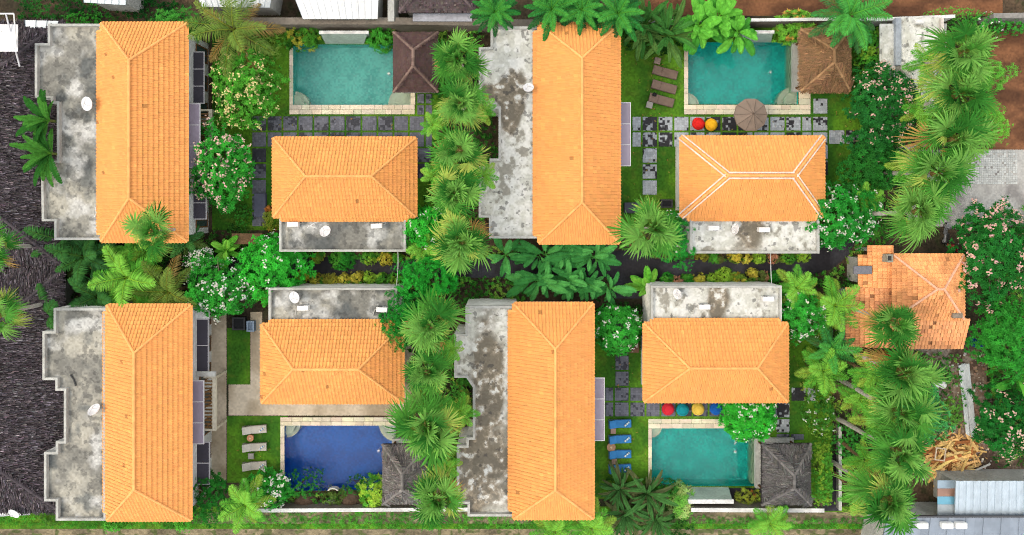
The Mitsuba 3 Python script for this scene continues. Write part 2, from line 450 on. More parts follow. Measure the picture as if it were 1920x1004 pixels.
LIME, STEPC, GREENISH = C(232, 222, 198), C(206, 220, 196), C(150, 180, 150)
pa = pool('pale turquoise pool with a dark shingled gazebo over its right side, upper left garden', POOLS['a'], 'm_pool_green',
          [(543, 90, 550, 197, 'y', 1, 17), (543, 197, 778, 215, 'x', 2, 20), (770, 170, 779, 197, 'y', 1, 14)], LIME, steps=((550, 197, 27, STEPC, -0.25), (770, 197, 44, STEPC, -0.2)))
pb = pool('deep teal pool between the brown sun loungers and the straw thatched gazebo', POOLS['b'], 'm_pool_teal',
          [(1282, 80, 1290, 197, 'y', 1, 17), (1282, 197, 1519, 215, 'x', 2, 20), (1497, 168, 1519, 197, 'y', 1, 14)], LIME, steps=((1290, 197, 24, STEPC, -0.25), (1496, 196, 36, STEPC, -0.22)))
pc = pool('dark blue pool with tree reflections beside three pale loungers', POOLS['c'], 'm_pool_blue',
          [(526, 782, 742, 798, 'x', 2, 20), (526, 798, 534, 905, 'y', 1, 17)], LIME, steps=((534, 798, 26, STEPC, -0.25), (742, 798, 34, STEPC, -0.25)))
pd = pool('teal pool beside four blue loungers with bean bags along its far edge', POOLS['d'], 'm_pool_teal',
          [(1215, 785, 1425, 803, 'x', 2, 20), (1215, 803, 1222, 912, 'y', 1, 17)], LIME, steps=((1222, 803, 22, STEPC, -0.25),))
for key, q in ((pa, (552, 86, 736, 90)), ):
    pass
for key, (a, b, c, d), z in ((pb, (1483, 82, 1496, 196), -0.3), (pd, (1411, 804, 1424, 910), -0.3)):
    put(key, 'bench', slab(RP(a, b, c, d).buffer(-0.004), -1.39, z, 'm_coping', GREENISH), 'pale green submerged ledge along the gazebo side')
for key, (a, b) in ((pa, (725, 134)), (pb, (1453, 131)), (pc, (706, 853)), (pd, (1386, 855))):
    p = W(a, b)
    m = MB(); m.lathe([[0, -1.2], [0.11, -1.2], [0.12, -1.23], [0.11, -1.38], [0, -1.38]], p[0], p[1], (0.85, 0.85, 0.85), 14)
    put(key, 'pool_lamp', m.out('m_gloss'))


# ------------------------------------------------------------------ roofs
def tile_plane(mb, O, U, V, vmax, lo, hi, col, vmin=0.0, tw=0.25, th=0.34, amp=0.1, dirt=0.0, bare=0.0):
    N = np.cross(U, V)
    umin, umax = lo(vmin), hi(vmin)
    prof = np.array([[0.0, 0.028], [0.22, 0.06], [0.44, 0.026], [0.56, 0.004], [1.0, 0.0]])
    rows = np.arange(vmin - 0.06, vmax, th)
    nc = int(np.ceil((umax - umin) / tw))
    J, I = np.meshgrid(np.arange(len(rows)), np.arange(nc), indexing='ij')
    v0 = rows[J].ravel(); u0 = umin + I.ravel() * tw
    cu, cv = u0 + tw / 2, v0 + th / 2
    ok = (cu + tw * 0.5 > lo(np.clip(cv, vmin, vmax))) & (cu - tw * 0.5 < hi(np.clip(cv, vmin, vmax)))
    if bare:
        ok &= rng.uniform(size=len(ok)) > bare
    u0, v0 = u0[ok], v0[ok]
    n = len(u0)
    lift = 0.006 * rng.uniform(-1, 1, n) * (1 + 3 * dirt); skew = 0.008 * rng.uniform(-1, 1, n) * (1 + 3 * dirt)
    uu = u0[:, None] + prof[None, :, 0] * tw + skew[:, None]

    def ring(v, dh):
        vv = np.clip(v, vmin - 0.08, vmax)
        u = np.clip(uu, lo(np.clip(vv, vmin, vmax))[:, None], hi(np.clip(vv, vmin, vmax))[:, None])
        h = prof[None, :, 1] + (dh + lift)[:, None] + 0.03
        return O + u[..., None] * U + vv[:, None, None] * V + h[..., None] * N

    a, b, c = ring(v0, np.full(n, 0.07)), ring(v0 + th * 1.05, np.full(n, 0.0)), ring(v0, np.full(n, -0.02))
    q = np.concatenate([np.stack([a[:, i], a[:, i + 1], b[:, i + 1], b[:, i]], 1) for i in range(4)] + [np.stack([c[:, i], c[:, i + 1], a[:, i + 1], a[:, i]], 1) for i in (0, 1, 2)])
    k = vary(col, n, amp, 0.03)
    spots = rng.uniform(size=n)
    k[spots < 0.002 + 0.06 * dirt] *= 0.55
    k[(spots > 0.97)] *= 1.12
    if dirt:
        pts = O + u0[:, None] * U + v0[:, None] * V
        g = meshkit.fbm(pts * 0.55, 4, 3)
        k *= (1.15 - dirt * np.clip((g - 0.42) * 4, 0, 1))[:, None]
    mb.quads(q, np.concatenate([k] * 4 + [k * 0.66] * 3))  # front lips tinted darker: shade of the course lines put into the colour


def cap_line(mb, P, Q, col, r=0.13, step=0.36, amp=0.1):
    P, Q = np.asarray(P, float), np.asarray(Q, float)
    L = np.linalg.norm(Q - P); n = max(1, round(L / step)); t = (Q - P) / L
    s = unit(np.cross(t, [0, 0, 1.0])); w = np.cross(s, t)
    g = np.linspace(-0.25, np.pi + 0.25, 6)
    for i in range(n):
        a, b = P + t * L * i / n, P + t * L * (i + 1.12) / n
        R0, R1 = r * 1.12, r * 0.95
        ra = [a + R0 * (np.cos(x) * s + np.sin(x) * w) for x in g]; rb = [b + R1 * (np.cos(x) * s + np.sin(x) * w) for x in g]
        c = np.clip(col * rng.uniform(1 - amp, 1 + amp), 0.002, 0.85)
        mb.quads([[ra[k], ra[k + 1], rb[k + 1], rb[k]] for k in range(5)], c)
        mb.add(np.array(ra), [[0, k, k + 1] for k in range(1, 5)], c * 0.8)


def hip_roof(key, x0, y0, x1, y1, ze, rise, ext=None, col=ORANGE, cap=CAP, capr=0.085, mortar=None, **kw):
    """A tiled hip roof: underlay with fascia, tile courses, hip and ridge tiles."""
    w, d = x1 - x0, y1 - y0
    h = min(w, d) / 2
    cs = h / math.hypot(h, rise); sn = rise / math.hypot(h, rise); vm = math.hypot(h, rise)
    A, B = (np.array([x0 + h, y0 + d / 2, ze + rise]), np.array([x1 - h, y0 + d / 2, ze + rise])) if w >= d else (np.array([x0 + w / 2, y0 + h, ze + rise]), np.array([x0 + w / 2, y1 - h, ze + rise]))
    c = [np.array([x, y, ze]) for x, y in ((x0, y0), (x1, y0), (x1, y1), (x0, y1))]
    lo = [p - [0, 0, 0.16] for p in c]
    m = MB(); under = col * 0.55
    if w >= d:
        m.quads([[c[0], c[1], B, A], [c[2], c[3], A, B]], under); m.add([c[1], c[2], B], [[0, 1, 2]], under); m.add([c[3], c[0], A], [[0, 1, 2]], under)
        ends = [(A, 0), (B, 1), (B, 2), (A, 3)]
    else:
        m.quads([[c[1], c[2], B, A], [c[3], c[0], A, B]], under); m.add([c[0], c[1], A], [[0, 1, 2]], under); m.add([c[2], c[3], B], [[0, 1, 2]], under)
        ends = [(A, 0), (A, 1), (B, 2), (B, 3)]
    m.quads([[lo[k], lo[(k + 1) % 4], c[(k + 1) % 4], c[k]] for k in range(4)] + [lo[::-1]], C(196, 120, 70))
    sides = (((x0, y0), (1, 0), (0, 1), w), ((x1, y0), (0, 1), (-1, 0), d), ((x1, y1), (-1, 0), (0, -1), w), ((x0, y1), (0, -1), (1, 0), d))
    tm, rm = MB(), MB()
    for k, (o, u, v, L) in enumerate(sides):
        O, U, V = np.array([*o, ze]), np.array([*u, 0.0]), np.array([v[0] * cs, v[1] * cs, sn])
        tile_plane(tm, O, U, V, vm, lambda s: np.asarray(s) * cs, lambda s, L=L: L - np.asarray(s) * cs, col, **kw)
        if ext and k in ext:
            e, inset = ext[k]
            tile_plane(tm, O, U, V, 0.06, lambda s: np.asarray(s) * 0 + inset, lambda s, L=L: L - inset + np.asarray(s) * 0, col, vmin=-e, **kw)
            P = [O + U * inset - V * e, O + U * (L - inset) - V * e, O + U * (L - inset), O + U * inset]
            m.quads([P, [p - [0, 0, 0.14] for p in P[::-1]], [P[0] - [0, 0, 0.14], P[1] - [0, 0, 0.14], P[1], P[0]]], under)
            for a in (inset, L - inset):
                cap_line(rm, O + U * a - V * e + [0, 0, 0.08], O + U * a + V * 0.2 + [0, 0, 0.08], cap, 0.09)
    roof = put(key, 'roof', m.out('m_tile'))
    put(roof, 'tiles', tm.out('m_tile'), kind='stuff')
    for P, k in ends:
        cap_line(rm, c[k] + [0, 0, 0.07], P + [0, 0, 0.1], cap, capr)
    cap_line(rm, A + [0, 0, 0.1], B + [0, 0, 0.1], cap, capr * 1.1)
    if mortar is not None:
        wm = MB()
        for P, Q in [(c[k], P) for P, k in ends] + [(A, B)]:
            s = unit(np.cross(Q - P, [0, 0, 1.0]))
            for sg_ in (-1, 1):
                wm.tube([P + s * sg_ * 0.2 + [0, 0, 0.03], Q + s * sg_ * 0.2 + [0, 0, 0.03]], 0.062, mortar, 6)
        put(roof, 'mortar', wm.out('m_plaster'), 'white mortar lines along the hips and ridge')
    put(roof, 'ridge_tiles', rm.out('m_tile'), kind='stuff')
    return roof


def flat_part(key, pts, z, bsdf, par=0.34, wall=(0.55, 0.55, 0.53), over=None):
    P = POLY(pts, z)
    if over:
        P = P.union(sg.box(*over))
    put(key, 'wall', slab(P.buffer(-0.02), 0, z - 0.01, 'm_plaster', wall))
    put(key, 'flat_roof', slab(P.buffer(-0.03), z - 0.01, z + 0.03, bsdf))
    ring = P.difference(P.buffer(-0.17, join_style='mitre'))
    put(key, 'parapet', slab(ring, z - 0.2, z + par, 'm_plaster', PALE * 0.86))


def openings(key, x, y, dx, dy, L, n, z0=0.25, z1=2.35, w=1.1):
    """n glazed openings along a wall that starts at (x, y) and runs along (dx, dy); outwards is to the right of that way."""
    ox, oy = dy, -dx
    for i in range(n):
        c = L * (i + 0.5) / n
        M = np.array([[dx, ox, 0, x + dx * c], [dy, oy, 0, y + dy * c], [0, 0, 1, 0], [0, 0, 0, 1.0]])
        f = put(key, 'window', one(lambda m: [m.box(s - 0.05, 0.003, z0, s + 0.05, 0.07, z1, C(120, 84, 56), M=M) for s in (-w / 2, 0, w / 2)] + [m.box(-w / 2 + 0.05, 0.003, z, w / 2 - 0.05, 0.07, z + 0.09, C(120, 84, 56), M=M) for z in (z0, z1 - 0.09)], 'm_satin'))
        for s in (-1, 1):
            put(f, 'pane', one(lambda m: m.box(s * w / 4 - w / 4 + 0.05, 0.006, z0 + 0.09, s * w / 4 + w / 4 - 0.05, 0.03, z1 - 0.09, C(60, 74, 80), M=M), 'm_gloss'))


def house_walls(key, x0, y0, x1, y1, z, inset=0.45):
    put(key, 'wall', slab(sg.box(x0 + inset, y0 + inset, x1 - inset, y1 - inset), 0, z, 'm_plaster', WHITE * 0.85))


def canopy(parent, name, a, b, c, d, z, n, col, bar, along='y', label=None, t=0.03):
    """A framed awning of n panels."""
    k = put(parent, name, one(lambda m: [m.box(X0, Y0, z - 0.05, X1, Y1, z + 0.05, bar) for X0, Y0, X1, Y1 in bars(a, b, c, d, z, n, along)], 'm_satin'), label)
    for i in range(n):
        u = (a, b + (d - b) * i / n, c, b + (d - b) * (i + 1) / n) if along == 'y' else (a + (c - a) * i / n, b, a + (c - a) * (i + 1) / n, d)
        X0, Y0, X1, Y1 = RECT(*u, z)
        put(k, 'panel', one(lambda m: m.box(X0 + 0.03, Y0 + 0.03, z, X1 - 0.03, Y1 - 0.03, z + t, col * rng.uniform(0.9, 1.1)), 'm_satin'))
    return k


def bars(a, b, c, d, z, n, along):
    x0, y0, x1, y1 = RECT(a, b, c, d, z)
    w = 0.035
    out = [(x0 - w, y0 - w, x0 + w, y1 + w), (x1 - w, y0 - w, x1 + w, y1 + w)]
    for i in range(n + 1):
        y = y0 + (y1 - y0) * i / n
        out.append((x0 + w, y - w, x1 - w, y + w))
    return out


DARKPANEL, LILAC, BAR = C(62, 60, 72), C(158, 148, 166), C(208, 206, 212)


def villa(label, flat, bsdf, eaves, ext_px, zf=4.3, ze=4.7, rise=2.1, amp=0.055, cap=CAP):
    k = thing('villa', label, 'house', 'long villas with a flat roof along one side')
    x0, y0, x1, y1 = RECT(*eaves, ze)
    e = ext_px * (H - ze) / F
    flat_part(k, flat, zf, bsdf, over=(x0 + 0.1, y0 + 0.6, x0 + 1.2, y1 - 0.6))
    house_walls(k, x0, y0, x1, y1, ze - 0.05)
    openings(k, x1 - 0.45, y0 + 0.45, 0, 1, y1 - y0 - 0.9, 7)
    hip_roof(k, x0, y0, x1, y1, ze, rise, ext={3: (e, 0.55)}, amp=amp, cap=cap)
    return k


A = villa('orange tiled villa at the upper left, dish on its grey flat roof',
          [(190, 47), (95, 47), (95, 83), (71, 83), (71, 185), (101, 186), (101, 196), (112, 196), (112, 302), (104, 302), (104, 312), (82, 312), (84, 415), (107, 415), (107, 450), (203, 450), (203, 52)], 'm_flatgrey', (191, 44, 352, 453), 13)
B = villa('orange tiled villa at the upper centre with a peeling whitish flat roof',
          [(1015, 52), (920, 52), (920, 90), (898, 91), (898, 192), (920, 192), (920, 205), (935, 205), (935, 298), (918, 298), (918, 313), (898, 313), (898, 408), (917, 408), (917, 447), (1015, 447)], 'm_flatwhite', (1010, 45, 1161, 456), 10)
Cc = villa('orange tiled villa at the lower left with a stepped grey flat roof',
           [(203, 577), (106, 577), (106, 620), (85, 620), (85, 711), (109, 711), (109, 731), (125, 731), (125, 825), (110, 825), (110, 845), (88, 845), (88, 937), (110, 937), (110, 973), (203, 973)], 'm_flatgrey', (202, 572, 359, 975), 12)
D = villa('orange tiled villa with a brown stained flat roof, beside the blue loungers',
          [(970, 573), (873, 573), (873, 625), (852, 625), (852, 707), (875, 707), (887, 725), (887, 808), (887, 818), (875, 818), (875, 833), (857, 833), (857, 942), (877, 942), (877, 965), (970, 965)], 'm_flatwhite', (963, 569, 1112, 972), 10)
# garden-side canopies, ledges and pergolas of the villas
canopy(A, 'canopy', 357, 98, 383, 194, 2.7, 3, DARKPANEL, BAR * 0.8)
canopy(A, 'canopy', 357, 350, 387, 411, 2.7, 2, DARKPANEL, BAR * 0.8)
canopy(A, 'awning', 352, 195, 375, 314, 3.7, 3, LILAC, BAR, label='pale lilac awning over the balcony')
canopy(B, 'awning', 1161, 193, 1182, 311, 3.7, 3, LILAC, BAR)
canopy(D, 'awning', 1112, 709, 1133, 826, 3.7, 3, LILAC, BAR)
canopy(Cc, 'canopy', 366, 599, 391, 697, 2.7, 2, DARKPANEL, BAR * 0.8)
canopy(Cc, 'canopy', 367, 829, 393, 908, 2.7, 2, DARKPANEL, BAR * 0.8)
canopy(Cc, 'awning', 360, 714, 382, 832, 3.7, 3, LILAC, BAR, label='pale lilac awning over the balcony')
for k_, (a, b, c, d) in ((A, (345, 90, 357, 440)), (Cc, (350, 580, 366, 918))):
    put(k_, 'ledge', slab(RP(a, b, c, d, 2.9), 2.75, 2.9, 'm_plaster', WHITE))
put(Cc, 'ledge', slab(RP(350, 574, 392, 598, 2.9), 2.75, 2.9, 'm_plaster', WHITE))
put(Cc, 'ledge', slab(RP(366, 697, 404, 706, 2.9), 2.75, 2.95, 'm_plaster', PALE))
for k_, (a, b, c, d) in ((A, (375, 205, 398, 300)), (Cc, (382, 706, 405, 808))):
    x0, y0, x1, y1 = RECT(a, b, c, d, 2.3)
    pg = put(k_, 'pergola', one(lambda m: [m.box(x1 - 0.26, y0, 2.1, x1, y1, 2.35, C(224, 216, 196)), m.box(x0, y0, 2.1, x1 - 0.26, y0 + 0.14, 2.35, C(224, 216, 196)), m.box(x0, y1 - 0.14, 2.1, x1 - 0.26, y1, 2.35, C(224, 216, 196))] +
                                     [m.box(x1 - 0.24, y, 0, x1 - 0.04, y + 0.2, 2.1, C(210, 200, 180)) for y in (y0 + 0.02, y1 - 0.22)], 'm_plaster'))
    for y in np.arange(y0 + 0.2, y1 - 0.2, 0.27):
        put(pg, 'slat', one(lambda m: m.box(x0, y, 2.22, x1 - 0.26, y + 0.11, 2.31, C(128, 98, 66) * rng.uniform(0.75, 1.25)), 'm_bark'))


def pavilion(label, eaves, flat, bsdf, cap=CAP, ze=3.6, rise=1.95, amp=0.055, **kw):
    k = thing('pavilion', label, 'house', 'square-set pavilions beside the pools')
    x0, y0, x1, y1 = RECT(*eaves, ze)
    flat_part(k, flat, 3.2, bsdf, over=None)
    house_walls(k, x0, y0, x1, y1, ze - 0.05)
    up = flat[0][1] < eaves[1]
    if up:
        openings(k, x0 + 0.45, y0 + 0.45, 1, 0, x1 - x0 - 0.9, 4)
    else:
        openings(k, x1 - 0.45, y1 - 0.45, -1, 0, x1 - x0 - 0.9, 4)
    hip_roof(k, x0, y0, x1, y1, ze, rise, ext={2: (0.3, 0.55)} if up else {0: (0.3, 0.55)}, amp=amp, cap=cap, **kw)
    return k


E1 = pavilion('orange hipped pavilion between the turquoise pool and the lane, upper left', (513, 259, 780, 407), [(526, 472), (762, 472), (762, 395), (526, 395)], 'm_flatgrey')
E2 = pavilion('orange hipped pavilion with white mortared hips and ridge near the brown umbrella', (1276, 257, 1544, 406), [(1292, 475), (1533, 475), (1533, 395), (1292, 395)], 'm_flatwhite', mortar=C(255, 236, 222))
E3 = pavilion('orange hipped pavilion on the beige patio above the dark blue pool', (491, 608, 756, 755), [(506, 539), (746, 539), (746, 620), (506, 620)], 'm_flatgrey', amp=0.08)
E4 = pavilion('orange hipped pavilion above the row of coloured bean bags', (1207, 606, 1476, 753), [(1219, 535), (1463, 535), (1463, 620), (1219, 620)], 'm_flatwhite')

# the older house on the right: a hip roof, a lower wing on the left and a lean-to in front
oldh = thing('old_house', 'weathered orange tiled house with an irregular roof, a fan palm over it', 'house')
OLD = C(250, 174, 114)
x0, y0, x1, y1 = RECT(1674, 478, 1806, 598, 3.3)
house_walls(oldh, x0, y0, x1, y1, 3.2, 0.4)
hip_roof(oldh, x0, y0, x1, y1, 3.3, 1.5, col=OLD, cap=C(244, 190, 158), amp=0.16, dirt=0.35)


def lean(parent, a, b, c, d, zlo, zhi, low, col, **kw):
    """A single tiled slope over a px rectangle, low on the named side."""
    x0, y0, x1, y1 = RECT(a, b, c, d, (zlo + zhi) / 2)
    if low == 'w':
        O, U, V, L, D = np.array([x0, y1, zlo]), np.array([0, -1.0, 0]), np.array([x1 - x0, 0, zhi - zlo]), y1 - y0, None
    elif low == 's':
        O, U, V, L, D = np.array([x0, y0, zlo]), np.array([1.0, 0, 0]), np.array([0, y1 - y0, zhi - zlo]), x1 - x0, None
    vm = np.linalg.norm(V); V = V / vm
    P = [O, O + U * L, O + U * L + V * vm, O + V * vm]
    m = MB(); m.quads([P, [p - [0, 0, 0.15] for p in P[::-1]]] + [[P[i] - [0, 0, 0.15], P[(i + 1) % 4] - [0, 0, 0.15], P[(i + 1) % 4], P[i]] for i in range(4)], col * 0.4)
    r = put(parent, 'lean_to_roof', m.out('m_tile'))
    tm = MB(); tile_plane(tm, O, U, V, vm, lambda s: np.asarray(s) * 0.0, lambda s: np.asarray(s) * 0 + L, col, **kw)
    put(r, 'tiles', tm.out('m_tile'), kind='stuff')
    put(parent, 'wall', slab(sg.box(x0 + 0.3, y0 + 0.3, x1 - 0.1, y1 - 0.3), 0, zlo - 0.1, 'm_plaster', PALE * 0.8))


lean(oldh, 1614, 478, 1680, 540, 2.5, 3.2, 'w', OLD * 1.05, amp=0.15, dirt=0.25)
lean(oldh, 1630, 460, 1672, 480, 2.7, 3.15, 'w', OLD * 1.05, amp=0.15, dirt=0.25)
lean(oldh, 1591, 540, 1690, 652, 2.35, 3.15, 'w', C(248, 172, 118), amp=0.16, dirt=0.45, bare=0.03)
lean(oldh, 1688, 596, 1812, 654, 2.4, 3.25, 's', C(248, 174, 120), amp=0.16, dirt=0.42, bare=0.02)
put(oldh, 'skylight', one(lambda m: m.box(*W(1600, 514, 3.0)[:2], 2.95, *W(1634, 499, 3.0)[:2], 3.1, C(118, 118, 128), b=0.02), 'm_satin'), 'small grey sheet set into the tiles')
put(oldh, 'chimney', one(lambda m: [m.box(*W(1662, 492, 3.6)[:2], 2.9, *W(1673, 477, 3.6)[:2], 3.75, C(160, 160, 148), b=0.03), m.box(*W(1665, 489, 3.75)[:2], 3.75, *W(1671, 480, 3.75)[:2], 3.79, C(60, 60, 60))], 'm_plaster'))
put(oldh, 'vent', one(lambda m: m.box(*W(1787, 597, 3.8)[:2], 3.3, *W(1806, 587, 3.8)[:2], 3.8, C(150, 138, 124), b=0.05), 'm_plaster'))


# ------------------------------------------------------------------ thatch
def strands(mb, O, U, V, vm, lo, hi, dens, col, L=0.7, wd=0.045, amp=0.5, row=None, base=0.03, tail=0.0):
    N = unit(np.cross(U, V))
    n = int(dens * (hi(0.0) - lo(0.0)) * vm)
    u = rng.uniform(lo(0.0), hi(0.0), n); v = rng.uniform(-tail, vm, n) if row is None else np.floor(rng.uniform(0, vm / row, n)) * row + rng.uniform(0, 0.04, n)
    ok = (u > lo(v) - 0.05) & (u < hi(v) + 0.05)
    u, v = u[ok], v[ok]; n = len(u)
    h = base + rng.uniform(0, 0.05, n)
    l = L * rng.uniform(0.5, 1.3, n); s = rng.normal(0, 0.13, n)
    A = V[None] + s[:, None] * U[None]
    P = O + u[:, None] * U + v[:, None] * V + h[:, None] * N
    Q = P + A * np.minimum(l, np.maximum(vm - v, 0.05))[:, None] - N * (h * 0.8)[:, None]
    S = U[None] * (wd * rng.uniform(0.5, 1.5, n) / 2)[:, None]
    k = np.clip(np.asarray(col)[None] * np.exp(amp * rng.normal(0, 0.6, (n, 1))) * (1 + 0.06 * rng.normal(0, 1, (n, 3))), 0.004, 0.8)
    mb.quads(np.stack([P - S, P + S, Q + S * 0.6, Q - S * 0.6], 1), k)


def thatched(key, x0, y0, x1, y1, ze, rise, col, under, dens=150, ridge=None, **kw):
    w, d = x1 - x0, y1 - y0
    h = min(w, d) / 2
    L_ = math.hypot(h, rise); cs, sn = h / L_, rise / L_
    A, B = ((x0 + h, y0 + d / 2), (x1 - h, y0 + d / 2)) if w >= d else ((x0 + w / 2, y0 + h), (x0 + w / 2, y1 - h))
    A, B = np.array([*A, ze + rise]), np.array([*B, ze + rise])
    c = [np.array([x, y, ze]) for x, y in ((x0, y0), (x1, y0), (x1, y1), (x0, y1))]; lo = [p - [0, 0, 0.2] for p in c]
    m = MB()
    if w >= d:
        m.quads([[c[0], c[1], B, A], [c[2], c[3], A, B]], under); m.add([c[1], c[2], B], [[0, 1, 2]], under); m.add([c[3], c[0], A], [[0, 1, 2]], under); ends = [(A, 0), (B, 1), (B, 2), (A, 3)]
    else:
        m.quads([[c[1], c[2], B, A], [c[3], c[0], A, B]], under); m.add([c[0], c[1], A], [[0, 1, 2]], under); m.add([c[2], c[3], B], [[0, 1, 2]], under); ends = [(A, 0), (A, 1), (B, 2), (B, 3)]
    m.quads([[lo[k], lo[(k + 1) % 4], c[(k + 1) % 4], c[k]] for k in range(4)] + [lo[::-1]], under * 0.8)
    roof = put(key, 'roof', m.out('m_thatch'))
    sm = MB()
    for o, u, v, L in (((x0, y0), (1, 0), (0, 1), w), ((x1, y0), (0, 1), (-1, 0), d), ((x1, y1), (-1, 0), (0, -1), w), ((x0, y1), (0, -1), (1, 0), d)):
        strands(sm, np.array([*o, ze]), np.array([*u, 0.0]), np.array([v[0] * cs, v[1] * cs, sn]), L_, lambda s: np.asarray(s) * cs, lambda s, L=L: L - np.asarray(s) * cs, dens, col, **kw)
    put(roof, 'thatch', sm.out('m_thatch'), kind='stuff')
    rm = MB(); rc = col * 1.35 if ridge is None else ridge
    for P, k in ends:
        cap_line(rm, c[k] + [0, 0, 0.04], P + [0, 0, 0.05], rc, 0.1, 0.3, 0.25)
    cap_line(rm, A + [0, 0, 0.06], B + [0, 0, 0.06], rc, 0.11, 0.3, 0.25)
    put(roof, 'ridge', rm.out('m_thatch'))
    return roof


def gazebo(label, q, ze, rise, col, under, floor=True, **kw):
    k = thing('gazebo', label, 'gazebo', 'pool gazebos')
    x0, y0, x1, y1 = RECT(*q, ze)
    thatched(k, x0, y0, x1, y1, ze, rise, col, under, **kw)
    put(k, 'floor', slab(sg.box(x0 + 0.35, y0 + 0.35, x1 - 0.35, y1 - 0.35), 0.0, 0.4, 'm_plaster', PALE * 0.8))
    for x in (x0 + 0.6, x1 - 0.6):
        for y in (y0 + 0.6, y1 - 0.6):
            put(k, 'post', one(lambda m: m.tube([[x, y, 0.4], [x, y, ze + 0.2]], 0.09, C(96, 70, 48)), 'm_bark'))
    return k


gazebo('gazebo with a dark brown shingled pyramid roof over the turquoise pool', (738, 61, 821, 173), 2.7, 1.5, C(92, 74, 72), C(70, 56, 56), dens=160, row=0.16, L=0.3, wd=0.2, amp=0.16, ridge=C(132, 112, 104))
gazebo('gazebo with a straw brown thatched roof beside the deep teal pool', (1501, 56, 1593, 171), 2.7, 1.5, C(136, 106, 78), C(96, 74, 54), dens=260, L=0.8, amp=0.5, ridge=C(164, 130, 96), tail=0.25)
gazebo('gazebo with a grey thatched roof at the dark blue pool', (717, 833, 802, 946), 2.7, 1.5, C(112, 109, 107), C(66, 63, 62), dens=260, L=0.7, amp=0.6, ridge=C(128, 125, 123))
gazebo('gazebo with a grey thatched roof at the lower right pool beside the clipped hedge', (1428, 832, 1520, 947), 2.7, 1.5, C(98, 97, 97), C(60, 58, 58), dens=260, L=0.7, amp=0.6, ridge=C(116, 114, 114))
for label, (yt, yb) in (('huge dark thatched hall along the upper left edge', (40, 499)), ('huge dark thatched hall along the lower left edge', (505, 962))):
    k = thing('thatched_hall', label, 'hall', 'dark thatched halls along the left edge')
    x1, y0, y1 = W(119, 0, 3.0)[0], W(0, yb, 3.0)[1], W(0, yt, 3.0)[1]
    d = y1 - y0
    thatched(k, x1 - 2 * d * 0.62, y0, x1, y1, 3.0, 3.6, C(74, 69, 74), C(48, 42, 46), dens=120, L=0.45, wd=0.048, amp=1.05, base=0.05, tail=0.2)
    put(k, 'wall', slab(sg.box(x1 - 2 * d * 0.62 + 1, y0 + 1, x1 - 1, y1 - 1), 0, 2.9, 'm_plaster', PALE * 0.5))

# ------------------------------------------------------------------ neighbours' sheds, walls
def sheet_roof(key, pts, z0, z1, col, step=0.5, rib=0.05, axis='x', t=0.06, bsdf='m_metal', panels=1, tint=None):
    """Corrugated metal over a px quadrilateral (nw, ne, se, sw); z0 at the first edge, z1 at the last; each panel a part."""
    q = [W(x, y, z) for (x, y), z in zip(pts, (z0, z0, z1, z1))]
    for p in range(panels):
        m = MB()
        L = np.linalg.norm(q[1] - q[0]) / panels
        n = max(2, int(L / step) * 2)
        for i in range(n):
            s0, s1 = (p + i / n) / panels, (p + (i + 1) / n) / panels
            up = rib if i % 2 else 0.0
            a, b, c, d = q[0] + (q[1] - q[0]) * s0, q[0] + (q[1] - q[0]) * s1, q[3] + (q[2] - q[3]) * s1, q[3] + (q[2] - q[3]) * s0
            zu = np.array([0, 0, up])
            cc = (tint(p, i / n) if tint else col) * rng.uniform(0.93, 1.07)
            m.quads([[d + zu, c + zu, b + zu, a + zu], [a + zu - [0, 0, t], b + zu - [0, 0, t], c + zu - [0, 0, t], d + zu - [0, 0, t]]], cc)
            m.quads([[d, d + [0, 0, rib], a + [0, 0, rib], a], [c + [0, 0, rib], c, b, b + [0, 0, rib]], [d - [0, 0, t], c - [0, 0, t], c + zu, d + zu], [b - [0, 0, t], a - [0, 0, t], a + zu, b + zu]], cc)
        put(key, 'roof_sheet', m.out(bsdf))


def shed(name, label, cat, pts, z0, z1, col, wall=PALE, **kw):
    k = thing(name, label, cat)
    P = sg.Polygon([W(x, y, (z0 + z1) / 2)[:2] for x, y in pts])
    put(k, 'wall', slab(P.buffer(-0.25), 0, min(z0, z1) - 0.12, 'm_plaster', wall * 0.8))
    sheet_roof(k, pts, z0, z1, col, **kw)
    return k


shed('metal_shed', 'pale blue metal roofed shed cut by the top edge, left of centre', 'shed', [(157, -60), (238, -60), (236, 10), (157, 5)], 3.4, 2.8, C(188, 204, 216))
shed('metal_shed', 'grey metal roofed shed cut by the top edge near the yellowish feather palm', 'shed', [(348, -60), (520, -60), (506, 15), (378, 13)], 3.4, 2.8, C(190, 200, 208), panels=2)
shed('metal_shed', 'white metal roof with rusty patches cut by the top edge', 'shed', [(530, -60), (712, -60), (708, 36), (568, 36)], 3.6, 2.9, C(224, 228, 232), panels=3,
     tint=lambda p, s: C(170, 128, 100) if rng.uniform() < 0.05 else C(224, 228, 232))
shed('lean_to', 'little pale metal lean-to beside the upper left villa, next to the thatched hall', 'lean-to', [(47, 38), (110, 40), (96, 84), (49, 76)], 3.3, 3.1, C(184, 196, 206), step=0.7)
bz = thing('shingle_house', 'dark shingled roof with a white ledge cut by the top edge', 'house')
x0, y0, x1, y1 = RECT(749, -120, 892, 24, 3.2)
thatched(bz, x0, y0, x1, y1, 3.2, 1.8, C(92, 82, 84), C(60, 52, 54), dens=160, row=0.16, L=0.3, wd=0.16, amp=0.35)
put(bz, 'wall', slab(sg.box(x0 + .4, y0 + .4, x1 - .4, y1 - .4), 0, 3.1, 'm_plaster', PALE * 0.8))
put(bz, 'ledge', slab(RP(774, 25, 885, 40, 2.4), 2.25, 2.4, 'm_plaster', C(196, 200, 214)), 'white ledge along the foot of the roof')
put(bz, 'side_wall', slab(RP(727, -60, 739, 40, 2.4), 0, 2.4, 'm_plaster', PALE))
